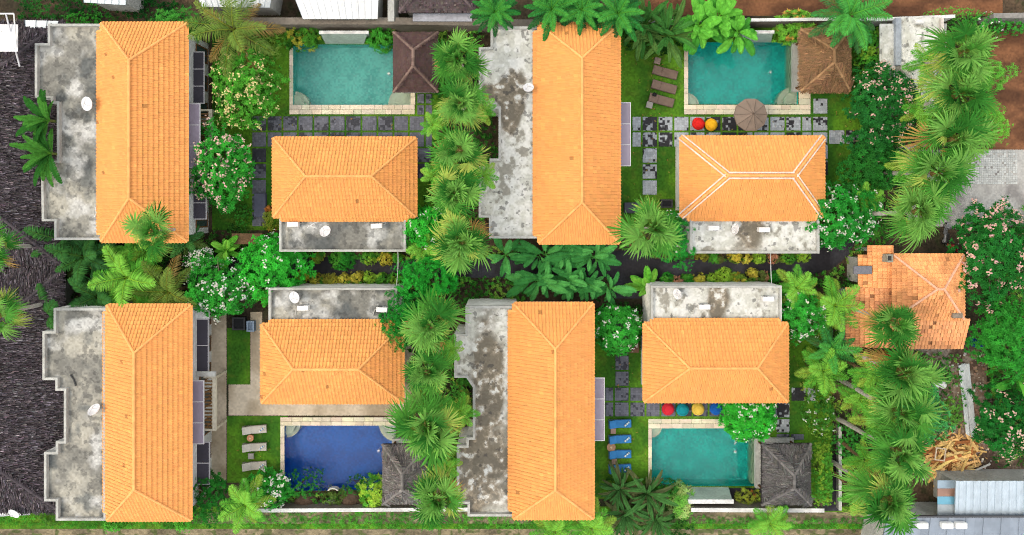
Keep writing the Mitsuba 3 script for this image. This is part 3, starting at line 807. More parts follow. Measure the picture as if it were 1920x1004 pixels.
bw = shed('workshop', 'large pale blue corrugated metal roof at the lower right corner', 'workshop', [(1792, 902), (2060, 902), (2060, 968), (1790, 968)], 3.4, 2.9, C(196, 212, 226), panels=4)
put(bw, 'roof_sheet', one(lambda m: [m.box(*W(1758, b, 2.8)[:2], 2.75, *W(1792, a, 2.8)[:2], 2.8, c) for a, b, c in ((901, 916, C(164, 186, 204)), (916.3, 931, C(170, 134, 118)), (931.3, 946, C(120, 186, 214)), (946.3, 966, C(176, 188, 196)))], 'm_metal'), 'rusty and turquoise patched sheets')
bs = shed('grey_roof_house', 'blue grey metal roof with white skylight boxes at the lower right corner', 'house', [(1662, 970), (2060, 970), (2060, 1120), (1636, 1120)], 3.2, 3.6, C(150, 162, 178), panels=3, step=1.2)
for a in (1732, 1779, 1805):
    p, q = W(a - 12, 993, 3.6), W(a + 10, 981, 3.6)
    put(bs, 'skylight', one(lambda m: m.box(p[0], p[1], 3.2, q[0], q[1], 3.6, C(232, 236, 238), b=0.06), 'm_satin'))
put(bs, 'gutter', one(lambda m: m.box(*W(1665, 971, 3.35)[:2], 3.15, *W(2060, 968, 3.35)[:2], 3.35, C(70, 72, 78)), 'm_satin'))

cp = thing('carport', 'stained pale concrete slab roof with a grey beam behind the clipped hedge, upper right', 'carport')
put(cp, 'roof', slab(RP(1690, 33, 1766, 215, 2.4), 2.25, 2.4, 'm_flatwhite'))
put(cp, 'roof', slab(RP(1650, 45, 1679, 215, 2.3), 2.15, 2.3, 'm_flatwhite'), 'lower narrow slab')
put(cp, 'beam', slab(RP(1679.5, 34, 1690, 122, 2.6), 2.1, 2.6, 'm_plaster', C(176, 186, 198)), 'grey painted beam')
put(cp, 'beam', slab(RP(1764, 34, 1770, 212, 2.6), 2.1, 2.6, 'm_plaster', C(214, 206, 200)))
put(cp, 'box', one(lambda m: m.box(*W(1717, 44, 2.8)[:2], 2.41, *W(1733, 36, 2.8)[:2], 2.8, C(232, 232, 232), b=0.04), 'm_satin'), 'white box')
put(cp, 'wall', slab(RP(1655, 50, 1762, 210, 1.2), 0, 2.1, 'm_plaster', PALE * 0.7))


def wall_run(label, pts, z=2.1, w=0.22, col=PALE, name='garden_wall', capw=0.0, capc=None):
    k = thing(name, label, 'wall')
    ln = sg.LineString([W(x, y, z)[:2] for x, y in pts])
    put(k, 'wall', slab(ln.buffer(w / 2, cap_style='flat', join_style='mitre'), 0, z, 'm_plaster', col))
    put(k, 'coping', slab(ln.buffer(w / 2 + 0.04, cap_style='flat', join_style='mitre'), z, z + 0.07, 'm_plaster', capc if capc is not None else col))


wall_run('weathered grey brown boundary wall along the top edge behind the left pool', [(395, 40), (740, 40), (1005, 44)], 2.2, 0.45, C(134, 126, 116))
wall_run('white topped boundary wall behind the teal pool, upper right', [(1160, 41), (1400, 38), (1639, 36)], 2.1, 0.16, C(120, 112, 104), capc=WHITE)
wall_run('white coped wall below the carport slab at the top right', [(1641, 37), (1790, 31)], 2.2, 0.16, PALE, capc=WHITE)
wall_run('white coped boundary wall below the dark blue pool', [(478, 957), (886, 955)], 1.6, 0.2, C(130, 122, 112), capc=WHITE)
wall_run('white coped boundary wall below the lower right gazebo', [(1296, 956), (1545, 957)], 1.6, 0.22, C(130, 122, 112), capc=WHITE)
wall_run('grey wall end with scattered blocks at the top right corner', [(1862, 30), (2060, 28)], 1.8, 0.3, C(150, 148, 146))
wall_run('grey wall between the clipped hedge and the right palms', [(1575, 957), (1575, 800)], 0.5, 0.16, C(120, 122, 118), capc=PALE)
put(None, 'road', sheet(RP(1542, 850, 1574, 958), 0.03, 'm_asphalt'), kind='structure')
wall_run('low brown stone wall at the lane in the left gardens', [(435, 448), (492, 448)], 0.9, 0.75, C(128, 100, 74))
wall_run('low brown wall at the lane entrance, centre', [(1152, 652), (1198, 652)], 0.9, 0.7, C(112, 84, 70))


# water walls that pour into the pools
def water_wall(label, top, base, south):
    k = thing('water_wall', label, 'water feature')
    (a, b, c, d) = top
    z = 1.5
    P = [W(a, b, z), W(c, b, z), W(c, d, z), W(a, d, z)]
    put(k, 'coping', slab(sg.Polygon([p[:2] for p in P]), z - 0.12, z, 'm_plaster', WHITE))
    f = base
    y = d if not south else b
    q = [W(a + 3, y, z - 0.02), W(c - 3, y, z - 0.02), W(f[2], f[1], 0.1), W(f[0], f[1], 0.1)]
    m = MB(); m.quads([q, [p - [0, 0.02 if not south else -0.02, 0.1] for p in q[::-1]]], C(176, 196, 186))
    m.add([q[0], q[3], W(a + 3, y, 0)], [[0, 1, 2]], C(170, 180, 170)); m.add([q[1], W(c - 3, y, 0), q[2]], [[0, 1, 2]], C(170, 180, 170))
    put(k, 'sloping_face', m.out('m_plaster'))
    put(k, 'wall', slab(sg.Polygon([p[:2] for p in P]).buffer(-0.05), 0, z - 0.12, 'm_plaster', PALE * 0.8))
    return k


water_wall('white framed sloping water wall at the head of the turquoise pool', (598, 58, 691, 64), (610, 82, 682), False)
water_wall('white framed water wall behind the bright broad leaves at the teal pool', (1388, 57, 1452, 63), (1394, 79, 1446), False)
water_wall('white framed sloping water wall at the foot of the lower right teal pool', (1290, 937, 1376, 945), (1280, 914, 1366), True)
put(None, 'pavement', sheet(RP(1280, 915, 1430, 956), 0.052, 'm_asphalt'), kind='structure')

# ------------------------------------------------------------------ furniture and small things
def Mat(x, y, z=0.0, deg=0.0, tilt=0.0):
    a, b = math.radians(deg), math.radians(tilt)
    R1 = np.array([[math.cos(a), -math.sin(a), 0], [math.sin(a), math.cos(a), 0], [0, 0, 1]])
    R2 = np.array([[math.cos(b), 0, math.sin(b)], [0, 1, 0], [-math.sin(b), 0, math.cos(b)]])
    M = np.eye(4); M[:3, :3] = R1 @ R2; M[:3, 3] = [x, y, z]
    return M


def lounger(label, px, py, deg, col, frame, group, L=1.9, w=0.64, rise=22):
    k = thing('sun_lounger', label, 'sun lounger', group)
    p = W(px, py, 0.35)
    M = Mat(p[0], p[1], 0, deg)
    seg = L * 0.36
    put(k, 'frame', one(lambda m: [m.box(-L / 2, s * w / 2 - 0.03 * (s > 0), 0.24, L / 2, s * w / 2 + 0.03 * (s < 0), 0.31, frame, M=M) for s in (-1, 1)] + [m.box(x - 0.03, -w / 2 + 0.03, 0.24, x + 0.03, w / 2 - 0.03, 0.3, frame, M=M) for x in (-L / 2 + 0.05, 0, L / 2 - 0.05)], 'm_satin'))
    for x in (-L / 2 + 0.12, L / 2 - 0.12):
        for y in (-w / 2 + 0.05, w / 2 - 0.05):
            put(k, 'leg', one(lambda m: m.box(x - 0.03, y - 0.03, 0.03, x + 0.03, y + 0.03, 0.24, frame, M=M), 'm_satin'))
    put(k, 'mattress', one(lambda m: m.box(-L / 2 + seg, -w / 2 + 0.02, 0.31, L / 2, w / 2 - 0.02, 0.41, col, b=0.03, M=M), 'm_matte'))
    M2 = M @ Mat(-L / 2 + seg, 0, 0.31, 0, rise)
    put(k, 'backrest', one(lambda m: m.box(-seg, -w / 2 + 0.02, 0.0, -0.005, w / 2 - 0.02, 0.1, col * 1.06, b=0.03, M=M2), 'm_matte'))
    return M


def towel(label, M, x, deg, cols):
    k = thing('towel', label, 'towel', None)
    N = M @ Mat(x, 0, 0.41, deg)
    m = MB(); n = 7
    for i in range(n):
        c = cols[i % len(cols)]
        a = np.array([[-0.24 + 0.48 * i / n, 0, 0.065], [-0.24 + 0.48 * (i + 1) / n, 0, 0.065]])
        m.tube(a @ N[:3, :3].T + N[:3, 3], 0.065, c, 9, cap=i in (0, n - 1))
    scene[k] = m.out('m_matte')


def side_table(label, px, py, round_, col, deg=0, s=0.42):
    k = thing('side_table', label, 'side table')
    p = W(px, py, 0.45); M = Mat(p[0], p[1], 0, deg)
    if round_:
        put(k, 'tabletop', one(lambda m: m.lathe([[0, 0.42], [s * 0.62, 0.42], [s * 0.64, 0.44], [s * 0.62, 0.46], [0, 0.46]], p[0], p[1], col, 20), 'm_satin'))
        put(k, 'pedestal', one(lambda m: m.lathe([[0, 0.03], [0.18, 0.03], [0.05, 0.1], [0.05, 0.42]], p[0], p[1], col * 0.6, 12), 'm_satin'))
        put(k, 'ashtray', one(lambda m: m.lathe([[0, 0.47], [0.07, 0.47], [0.08, 0.51], [0.06, 0.51], [0.05, 0.48], [0, 0.48]], p[0], p[1], C(226, 200, 160), 12), 'm_satin'))
    else:
        put(k, 'tabletop', one(lambda m: m.box(-s / 2, -s / 2, 0.4, s / 2, s / 2, 0.44, col, b=0.012, M=M), 'm_satin'))
        for x in (-1, 1):
            for y in (-1, 1):
                put(k, 'leg', one(lambda m: m.box(x * s * 0.42 - 0.02, y * s * 0.42 - 0.02, 0.03, x * s * 0.42 + 0.02, y * s * 0.42 + 0.02, 0.4, col * 0.7, M=M), 'm_satin'))


TAUPE, SAND, BLUE = C(122, 104, 94), C(200, 196, 186), C(62, 134, 196)
g = 'brown loungers on the lawn'
for lab, x, y in (('brown sun lounger on the lawn, farthest from the villa path of the three', 1247, 136), ('brown sun lounger in the middle of the three on the lawn', 1245, 163), ('brown sun lounger nearest the grey pavers, a dark bag on its head end', 1240, 188)):
    lounger(lab, x, y, -15, TAUPE, C(92, 78, 70), g, L=2.0, w=0.72, rise=6)
side_table('square taupe side table at the head of the farthest brown lounger', 1233, 114, False, C(140, 122, 114), -15, 0.5)
side_table('square grey side table beside the lounger with the dark bag', 1218, 197, False, C(150, 146, 140), -15, 0.5)
p = W(1227, 178, 0.5)
bag = thing('bag', 'small black bag lying on the head end of a brown lounger', 'bag')
scene[bag] = one(lambda m: [m.box(-0.16, -0.13, 0, 0.16, 0.13, 0.14, C(34, 32, 34), b=0.04, M=Mat(p[0], p[1], 0.47, -15)), m.tube([[p[0] - 0.1, p[1] + 0.12, 0.55], [p[0], p[1] + 0.2, 0.6], [p[0] + 0.1, p[1] + 0.12, 0.55]], 0.015, C(34, 32, 34), 5)], 'm_matte')
g = 'pale loungers beside the dark blue pool'
for lab, y, r in (('northernmost', 806, 4), ('middle', 839, 2), ('southernmost', 874, 4)):
    M = lounger(f'pale grey sun lounger, {lab} of the three beside the dark blue pool', 477, y, r, SAND, C(150, 142, 130), g)
    towel(f'white and blue rolled towel on the {lab} pale grey lounger', M, 0.6, 35, (WHITE, WHITE, C(70, 130, 190)))
side_table('round terracotta side table between the upper two pale loungers', 469, 822, True, C(206, 140, 100))
side_table('square grey side table between the lower two pale loungers', 470, 856, False, C(160, 156, 150), 0, 0.45)
g = 'blue loungers on the lawn of the lower right pool'
for lab, y, r in (('first blue sun lounger counted from the slate path', 795, 2), ('second blue sun lounger counted from the slate path', 824, 2), ('third blue sun lounger counted from the slate path', 852, 1), ('last blue sun lounger, half under the dark spiky plants', 879, 3)):
    M = lounger(lab, 1162, y, r, BLUE, C(84, 110, 132), g, L=1.8, w=0.66)
    towel('white rolled towel on the ' + lab.split(' counted')[0].split(',')[0], M, 0.55, 40, (WHITE, WHITE, C(120, 180, 200)))
side_table('square brown side table between the first two blue loungers', 1150, 809, False, C(160, 128, 112), 0, 0.42)
side_table('round brown side table between the middle two blue loungers', 1146, 839, True, C(176, 132, 96), s=0.55)
side_table('square brown side table between the last two blue loungers', 1152, 866, False, C(140, 116, 100), 0, 0.42)


def beanbag(label, px, py, col):
    k = thing('bean_bag', label, 'bean bag', 'bean bags beside the pools')
    p = W(px, py, 0.4)
    m = trimesh.creation.revolve(np.array([[0, 0.03], [0.34, 0.03], [0.47, 0.12], [0.5, 0.24], [0.45, 0.38], [0.32, 0.5], [0.16, 0.55], [0, 0.53]]), sections=28)
    v = np.array(m.vertices); v[:, :2] *= (1 + 0.22 * (meshkit.fbm(v * 3.2 + px, 3, 4)[:, None] - 0.5)); v[:, 2] += 0.07 * (meshkit.fbm(v * 4 + px, 3, 9) - 0.5) * (v[:, 2] > 0.1)
    v += [p[0], p[1], 0.09]
    put(k, 'body', MB().add(v, m.faces, col).out('m_matte', smooth=True))
    a = np.linspace(0, 2 * np.pi, 25)
    put(k, 'piping', one(lambda m: m.tube(np.c_[p[0] + 0.34 * np.cos(a), p[1] + 0.34 * np.sin(a), 0.585 + 0 * a], 0.014, col * 0.75, 5, cap=False), 'm_matte'))


for lab, x, y, c in (('bright red bean bag beside the yellow one near the brown umbrella', 1310, 232, C(226, 40, 36)), ('golden yellow bean bag between the red one and the brown umbrella', 1334, 234, C(246, 186, 36)),
                     ('crimson bean bag at the left end of the row of four', 1253, 768, C(216, 44, 62)), ('turquoise bean bag in the row of four', 1280, 769, C(16, 146, 160)),
                     ('pale yellow bean bag in the row of four', 1309, 768, C(236, 202, 84)), ('blue bean bag half under the flowering tree at the end of the row', 1343, 767, C(20, 98, 190))):
    beanbag(lab, x, y, c)

um = thing('umbrella', 'taupe brown garden umbrella at the edge of the deep teal pool', 'umbrella')
p = W(1409, 215, 2.5)
m, r_, n = MB(), 1.28, 10
for i in range(n):
    a0, a1 = 2 * np.pi * i / n, 2 * np.pi * (i + 1) / n
    t = np.array([p[0], p[1], 2.95]); e0, e1 = np.array([p[0] + r_ * math.cos(a0), p[1] + r_ * math.sin(a0), 2.35]), np.array([p[0] + r_ * math.cos(a1), p[1] + r_ * math.sin(a1), 2.35])
    mid = (t + (e0 + e1) / 2) / 2 - [0, 0, 0.05]
    c = C(142, 126, 114) * rng.uniform(0.93, 1.07)
    m.add([t, e0, e1, mid], [[0, 1, 3], [1, 2, 3], [2, 0, 3]], c); m.quads([[e0 - [0, 0, 0.14], e1 - [0, 0, 0.14], e1, e0]], c * 0.9)
cv = put(um, 'canopy', m.out('m_matte'))
for i in range(n):
    a0 = 2 * np.pi * i / n
    put(cv, 'rib', one(lambda m: m.tube([[p[0], p[1], 2.97], [p[0] + r_ * math.cos(a0), p[1] + r_ * math.sin(a0), 2.36]], 0.016, C(118, 104, 94), 4), 'm_matte'))
put(um, 'pole', one(lambda m: m.tube([[p[0], p[1], 0.05], [p[0], p[1], 3.08]], [0.03, 0.03], C(90, 70, 56)), 'm_satin'))
put(um, 'base', one(lambda m: m.lathe([[0, 0.1], [0.3, 0.1], [0.3, 0.16], [0.06, 0.22], [0, 0.22]], p[0], p[1], C(80, 78, 76)), 'm_matte'))


def dish(label, px, py, z, r, az, el, base):
    k = thing('satellite_dish', label, 'satellite dish')
    p = W(px, py, z)
    m = trimesh.creation.revolve(np.array([[r * t, 0.32 * r * t * t] for t in np.linspace(0, 1, 8)] + [[r * 1.03, 0.31 * r]] + [[r * t, 0.32 * r * t * t - 0.04] for t in np.linspace(1, 0, 6)]), sections=28)
    d = np.array([math.cos(math.radians(az)) * math.cos(math.radians(el)), math.sin(math.radians(az)) * math.cos(math.radians(el)), math.sin(math.radians(el))])
    m.apply_transform(trimesh.geometry.align_vectors([0, 0, 1], d)); m.apply_translation(p)
    put(k, 'dish', MB().mesh(m, C(240, 242, 246)).out('m_satin', smooth=True))
    s = np.cross(d, [0, 0, 1.0]); s /= np.linalg.norm(s); f = p + d * r * 0.75
    put(k, 'feed_arm', one(lambda m: [m.tube([p + (math.cos(a) * s + math.sin(a) * np.cross(s, d)) * r * 0.9 + d * 0.25 * r, f], 0.018, C(200, 202, 204), 4) for a in (0.3, 2.4, 4.5)] + [m.tube([f - d * 0.06, f + d * 0.06], 0.05, C(230, 230, 230), 8)], 'm_satin'))
    put(k, 'mount', one(lambda m: [m.tube([[p[0], p[1], base], p - d * 0.05], 0.04, C(120, 122, 124)), m.box(p[0] - 0.2, p[1] - 0.2, base, p[0] + 0.2, p[1] + 0.2, base + 0.06, C(140, 140, 138))], 'm_satin'))


dish('white satellite dish on the grey flat roof of the upper left villa', 166, 195, 5.0, 0.5, 200, 70, 4.33)
dish('white satellite dish tilted away on the flat roof of the lower left villa', 178, 770, 5.0, 0.46, 110, 42, 4.33)
dish('white satellite dish at the eaves of the upper centre villa', 991, 166, 5.1, 0.38, 100, 60, 4.33)
dish('white satellite dish between two units on the roof strip below the first pavilion', 611, 435, 3.9, 0.42, 120, 62, 3.23)
dish('white satellite dish on the grey roof strip of the patio pavilion', 554, 557, 3.9, 0.44, 200, 66, 3.23)
dish('white satellite dish seen nearly edge-on, on the white roof strip below the mortared pavilion', 1381, 430, 3.9, 0.42, 170, 18, 3.23)
dish('narrow looking white satellite dish on the white roof strip above the lower right pavilion', 1272, 551, 3.9, 0.4, 190, 32, 3.23)
dish('white satellite dish at the bottom left corner beside a steel frame', 28, 961, 3.4, 0.42, 250, 60, 2.9)


def unit_box(label, px, py, w=0.82, d=0.36, deg=0, z=3.23):
    k = thing('air_conditioner', label, 'air conditioner')
    p = W(px, py, z + 0.5); M = Mat(p[0], p[1], z, deg)
    put(k, 'body', one(lambda m: m.box(-w / 2, -d / 2, 0.08, w / 2, d / 2, 0.6, C(238, 240, 240), b=0.02, M=M), 'm_satin'))
    put(k, 'grille', one(lambda m: [m.tube((np.array([[0.18, -d / 2 - 0.03, 0.34], [0.18, -d / 2, 0.34]]) @ M[:3, :3].T + M[:3, 3]), 0.19, C(90, 92, 94), 16)], 'm_satin'))
    for x in (-w / 3, w / 3):
        put(k, 'foot', one(lambda m: m.box(x - 0.04, -d / 2, 0, x + 0.04, d / 2, 0.08, C(120, 120, 120), M=M), 'm_satin'))
    put(k, 'pipe', one(lambda m: m.tube(np.array([[w / 2, 0.05, 0.2], [w / 2 + 0.2, 0.1, 0.1], [w / 2 + 0.3, 0.6, 0.08]]) @ M[:3, :3].T + M[:3, 3], 0.03, C(200, 200, 196), 5), 'm_satin'))


for lab, x, y, dg in (('white air conditioner at the left end of the roof strip below the first pavilion', 549, 421, 0), ('white air conditioner right of the dish on the roof strip below the first pavilion', 706, 424, 3),
                      ('white air conditioner unit under the dish on the patio pavilion roof strip', 568, 578, 180), ('white air conditioner unit near the tree on the patio pavilion roof strip', 716, 581, 176),
                      ('white air conditioner unit left of the edge-on dish below the mortared pavilion', 1338, 428, 0), ('white air conditioner unit right of the edge-on dish below the mortared pavilion', 1433, 431, 0),
                      ('white air conditioner amid the white roof strip above the lower right pavilion', 1321, 576, 180), ('white air conditioner at the right end of the strip above the lower right pavilion', 1440, 561, 180)):
    unit_box(lab, x, y, deg=dg)
an = thing('antenna', 'bent thin antenna beside the dish on the roof strip below the first pavilion', 'antenna')
p = W(587, 423, 3.6)
scene[an] = one(lambda m: [m.tube([[p[0], p[1], 3.23], [p[0], p[1], 4.0]], 0.03, C(220, 222, 222), 5), m.tube([p + [-0.35, -0.15, 0.3], p + [0.3, 0.25, 0.4]], 0.025, C(230, 232, 232), 5), m.tube([p + [-0.3, 0.0, 0.3], p + [0.35, -0.2, 0.3]], 0.025, C(230, 232, 232), 5)], 'm_satin')


def scooter(label, px, py, deg, col):
    k = thing('scooter', label, 'scooter', 'scooters parked by the old house')
    p = W(px, py, 0.6); M = Mat(p[0], p[1], 0.02, deg)
    tr = lambda P: np.asarray(P, float) @ M[:3, :3].T + M[:3, 3]
    for x in (-0.62, 0.62):
        a = np.linspace(0, 2 * np.pi, 17)
        wh = put(k, 'wheel', one(lambda m: m.tube(tr(np.c_[x + 0.2 * np.cos(a), 0 * a, 0.25 + 0.2 * np.sin(a)]), 0.055, C(28, 28, 30), 6, cap=False), 'm_matte'))
        put(wh, 'hub', one(lambda m: m.tube(tr([[x, -0.04, 0.25], [x, 0.04, 0.25]]), 0.14, C(150, 150, 152), 10), 'm_satin'))
    put(k, 'body', one(lambda m: [m.box(-0.75, -0.14, 0.38, -0.02, 0.14, 0.66, col, b=0.07, M=M), m.box(-0.05, -0.15, 0.3, 0.4, 0.15, 0.38, col * 0.6, b=0.03, M=M), m.box(0.34, -0.17, 0.38, 0.56, 0.17, 0.86, col, b=0.06, M=M), m.box(0.45, -0.08, 0.46, 0.82, 0.08, 0.54, col, b=0.03, M=M)], 'm_gloss'))
    put(k, 'seat', one(lambda m: m.box(-0.72, -0.13, 0.665, 0.0, 0.13, 0.76, C(34, 34, 36), b=0.04, M=M), 'm_satin'))
    put(k, 'handlebar', one(lambda m: [m.tube(tr([[0.36, -0.33, 1.0], [0.44, 0, 0.96], [0.36, 0.33, 1.0]]), 0.025, C(40, 40, 42), 6), m.tube(tr([[0.42, 0, 0.86], [0.44, 0, 0.97]]), 0.04, C(40, 40, 42), 6)], 'm_satin'))
    for s in (-1, 1):
        put(k, 'mirror', one(lambda m: m.box(0.4, s * 0.3 - 0.06, 1.08, 0.43, s * 0.3 + 0.06, 1.16, C(160, 164, 170), M=M), 'm_gloss'))


scooter('silver grey scooter parked beside the concrete courtyard', 1776, 438, 82, C(140, 144, 152))
scooter('red scooter half under the pink flowering tree', 1794, 468, 150, C(176, 30, 48))

tr_ = thing('trolley', 'small silver metal trolley on the lane beside the bright green tree', 'trolley')
p = W(452, 510, 0.5); M = Mat(p[0], p[1], 0.02)
fr = lambda P: np.asarray(P, float) @ M[:3, :3].T + M[:3, 3]
put(tr_, 'frame', one(lambda m: [m.tube(fr([[-0.42, y, 0.55], [0.42, y, 0.55]]), 0.03, C(190, 196, 200), 6) for y in (-0.24, 0.24)] + [m.tube(fr([[x, -0.24, 0.55], [x, 0.24, 0.55]]), 0.025, C(190, 196, 200), 6) for x in (-0.42, -0.14, 0.14, 0.42)] + [m.tube(fr([[x, y, 0.1], [x, y, 0.55]]), 0.025, C(190, 196, 200), 6) for x in (-0.42, 0.42) for y in (-0.24, 0.24)] + [m.tube(fr([[-0.42, y, 0.55], [-0.72, y, 0.85]]), 0.025, C(190, 196, 200), 6) for y in (-0.24, 0.24)], 'm_metal'))
put(tr_, 'tray', one(lambda m: m.box(-0.4, -0.22, 0.2, 0.4, 0.22, 0.23, C(120, 128, 134), M=M), 'm_metal'))
for x in (-0.42, 0.42):
    for y in (-0.24, 0.24):
        put(tr_, 'wheel', one(lambda m: m.tube(fr([[x, y - 0.02, 0.06], [x, y + 0.02, 0.06]]), 0.06, C(40, 40, 42), 10), 'm_matte'))

# the scrap yard on the right
ms = thing('metal_sheets', 'long pale corrugated metal sheets lying on the yard beside the wood pile', 'metal sheets')
for i, (dx, z) in enumerate(((0, 0.05), (4, 0.12), (-5, 0.2))):
    sheet_roof(ms, [(1802 + dx, 682 + 2 * i), (1813 + dx, 682), (1831 + dx - 4 * i, 818), (1816 + dx, 820 - i * 3)], z, z, C(226, 234, 240), step=0.3, rib=0.025, t=0.012, bsdf='m_satin')
wp = thing('wood_pile', 'heap of yellowish scrap timber and planks at the right', 'wood pile')
for i in range(210):
    a = rng.uniform(0, 6.28); rr = math.sqrt(rng.uniform())
    px, py = 1782 + 54 * rr * math.cos(a), 856 + 44 * rr * math.sin(a)
    z = 0.08 + 0.75 * (1 - rr) * (0.3 + 0.7 * i / 210)
    p = W(px, py, z); M = Mat(p[0], p[1], z, rng.uniform(0, 180) if rng.uniform() < 0.5 else rng.normal(25, 22), rng.normal(0, 7))
    L, w = (rng.uniform(0.3, 0.9), rng.uniform(0.07, 0.2)) if i < 165 else (rng.uniform(1.0, 2.0), rng.uniform(0.12, 0.24))
    put(wp, 'plank', one(lambda m: m.box(-L / 2, -w / 2, -0.02, L / 2, w / 2, 0.02, vary(C(240, 200, 132) if rng.uniform() < 0.72 else C(170, 112, 68), 1, 0.35, 0.08)[0], M=M), 'm_bark'))
put(wp, 'wood_chips', one(lambda m: [m.box(-s, -s * 0.35, 0, s, s * 0.35, 0.03, vary(C(236, 196, 130), 1, 0.4, 0.1)[0], M=Mat(*W(x, y, 0.1)[:2], 0.02 + 0.05 * rng.uniform(), rng.uniform(0, 180), rng.normal(0, 8))) for x, y, s in zip(rng.normal(1782, 28, 500), rng.normal(856, 24, 500), rng.uniform(0.05, 0.2, 500))], 'm_bark'), kind='stuff')
wf = thing('window_frame', 'old white wooden window frame lying on the scrap timber', 'window frame')
p = W(1763, 852, 1.1); M = Mat(p[0], p[1], 1.08, -8, 4)
scene[wf] = one(lambda m: [m.box(-0.42, y - 0.04, 0, 0.42, y + 0.04, 0.06, C(226, 206, 180), M=M) for y in (-0.46, 0.46)] + [m.box(x - 0.04, -0.42, 0, x + 0.04, 0.42, 0.06, C(226, 206, 180), M=M) for x in (-0.38, 0.38)], 'm_bark')
for lab, x, y in (('left one of two white plastic tubs in the weeds of the scrap yard', 1755, 722), ('right one of two white plastic tubs in the weeds of the scrap yard', 1768, 722)):
    k = thing('tub', lab, 'tub', 'white tubs in the scrap yard')
    p = W(x, y, 0.4)
    put(k, 'body', one(lambda m: m.lathe([[0, 0.02], [0.2, 0.02], [0.26, 0.4], [0.28, 0.41]], p[0], p[1], C(230, 232, 232)), 'm_satin'))
    put(k, 'lid', one(lambda m: m.lathe([[0, 0.45], [0.2, 0.45], [0.29, 0.43], [0.29, 0.4], [0, 0.4]], p[0], p[1], C(240, 242, 242)), 'm_satin'))
k = thing('drum', 'blue plastic drum beside the old house at the right', 'drum')
p = W(1838, 646, 0.9)
put(k, 'body', one(lambda m: m.lathe([[0, 0.02], [0.32, 0.02], [0.34, 0.3], [0.32, 0.34], [0.34, 0.6], [0.31, 0.88], [0, 0.88]], p[0], p[1], C(24, 72, 160)), 'm_satin'))
put(k, 'bung', one(lambda m: m.lathe([[0, 0.885], [0.05, 0.885], [0.05, 0.91], [0, 0.91]], p[0] + 0.15, p[1], C(60, 60, 64), 8), 'm_satin'))
k = thing('pipe', 'thin dark bent pipe lying on the flat roof of the lower left villa', 'pipe')
scene[k] = one(lambda m: m.tube([W(132, 703, 4.4), W(138, 712, 4.4), W(142, 724, 4.4)], 0.06, C(60, 62, 64), 7), 'm_satin')
k = thing('pipe', 'short white pipe on the flat roof of the upper left villa beside the eaves', 'pipe')
scene[k] = one(lambda m: m.tube([W(179, 388, 4.4), W(181, 400, 4.4), W(178, 407, 4.4)], 0.05, C(230, 232, 232), 7), 'm_satin')
k = thing('pipe', 'white plastic pipe leaning at the edge of the scrap yard', 'pipe')
scene[k] = one(lambda m: m.tube([W(1818, 887, 0.1), W(1857, 870, 0.5)], 0.07, C(226, 230, 230), 8), 'm_satin')
lit = put(None, 'rubble', one(lambda m: [m.box(*(W(x, y)[:2] - s), 0, *(W(x, y)[:2] + s), s * 0.8, vary(C(150, 122, 104) if rng.uniform() < 0.7 else C(210, 206, 200), 1, 0.4, 0.1)[0], M=None) for x, y, s in zip(rng.uniform(1712, 1860, 700), np.concatenate([rng.uniform(660, 850, 520), rng.uniform(860, 900, 180)]), rng.uniform(0.02, 0.1, 700))], 'm_matte'), kind='stuff')
labels[lit].update(label='broken bits and litter strewn over the scrap yard soil', category='rubble')

# things on the left halls' roofs
k = thing('roof_sign', 'white panel in a thin white frame above the upper thatched hall, left edge', 'sign frame')
p0, p1 = W(-40, 97, 6.2), W(33, 46, 6.2)
put(k, 'panel', one(lambda m: m.box(p0[0], p0[1], 6.15, p1[0], p1[1], 6.2, C(240, 242, 246)), 'm_satin'))
put(k, 'frame', one(lambda m: [m.tube([W(-40, 26, 6.6), W(26, 26, 6.6)], 0.06, WHITE, 6), m.tube([W(26, 26, 6.6), W(31, 90, 6.2)], 0.05, WHITE, 6), m.tube([W(11, 27, 6.7), W(37, 125, 5.2)], 0.06, C(214, 216, 222), 6), m.tube([W(4, 60, 3.2), W(4, 60, 6.2)], 0.07, PALE, 6), m.tube([W(28, 92, 3.6), W(28, 92, 6.2)], 0.07, PALE, 6)], 'm_satin'))
k = thing('steel_frame', 'pale steel frame and tank lid at the bottom left corner', 'steel frame')
put(k, 'frame', one(lambda m: [m.tube([W(-20, 946, 2.6), W(48, 946, 2.6)], 0.07, C(220, 226, 232), 6), m.tube([W(-20, 968, 2.6), W(56, 964, 2.6)], 0.07, C(200, 208, 214), 6), m.tube([W(17, 946, 2.65), W(17, 967, 2.65)], 0.06, C(220, 226, 232), 6), m.tube([W(50, 946, 2.6), W(56, 964, 2.6)], 0.06, C(200, 208, 214), 6)] + [m.tube([W(x, y, 0), W(x, y, 2.6)], 0.06, PALE, 6) for x, y in ((2, 946), (48, 947), (54, 963))], 'm_satin'))
put(k, 'panel', one(lambda m: [m.box(*W(-30, 966, 2.8)[:2], 2.72, *W(16, 953, 2.8)[:2], 2.78, C(226, 232, 238)), m.box(-0.6, -0.2, 0, 0.6, 0.2, 0.06, C(214, 222, 230), M=Mat(*W(44, 955, 2.8)[:2], 2.75, 40))], 'm_satin'))
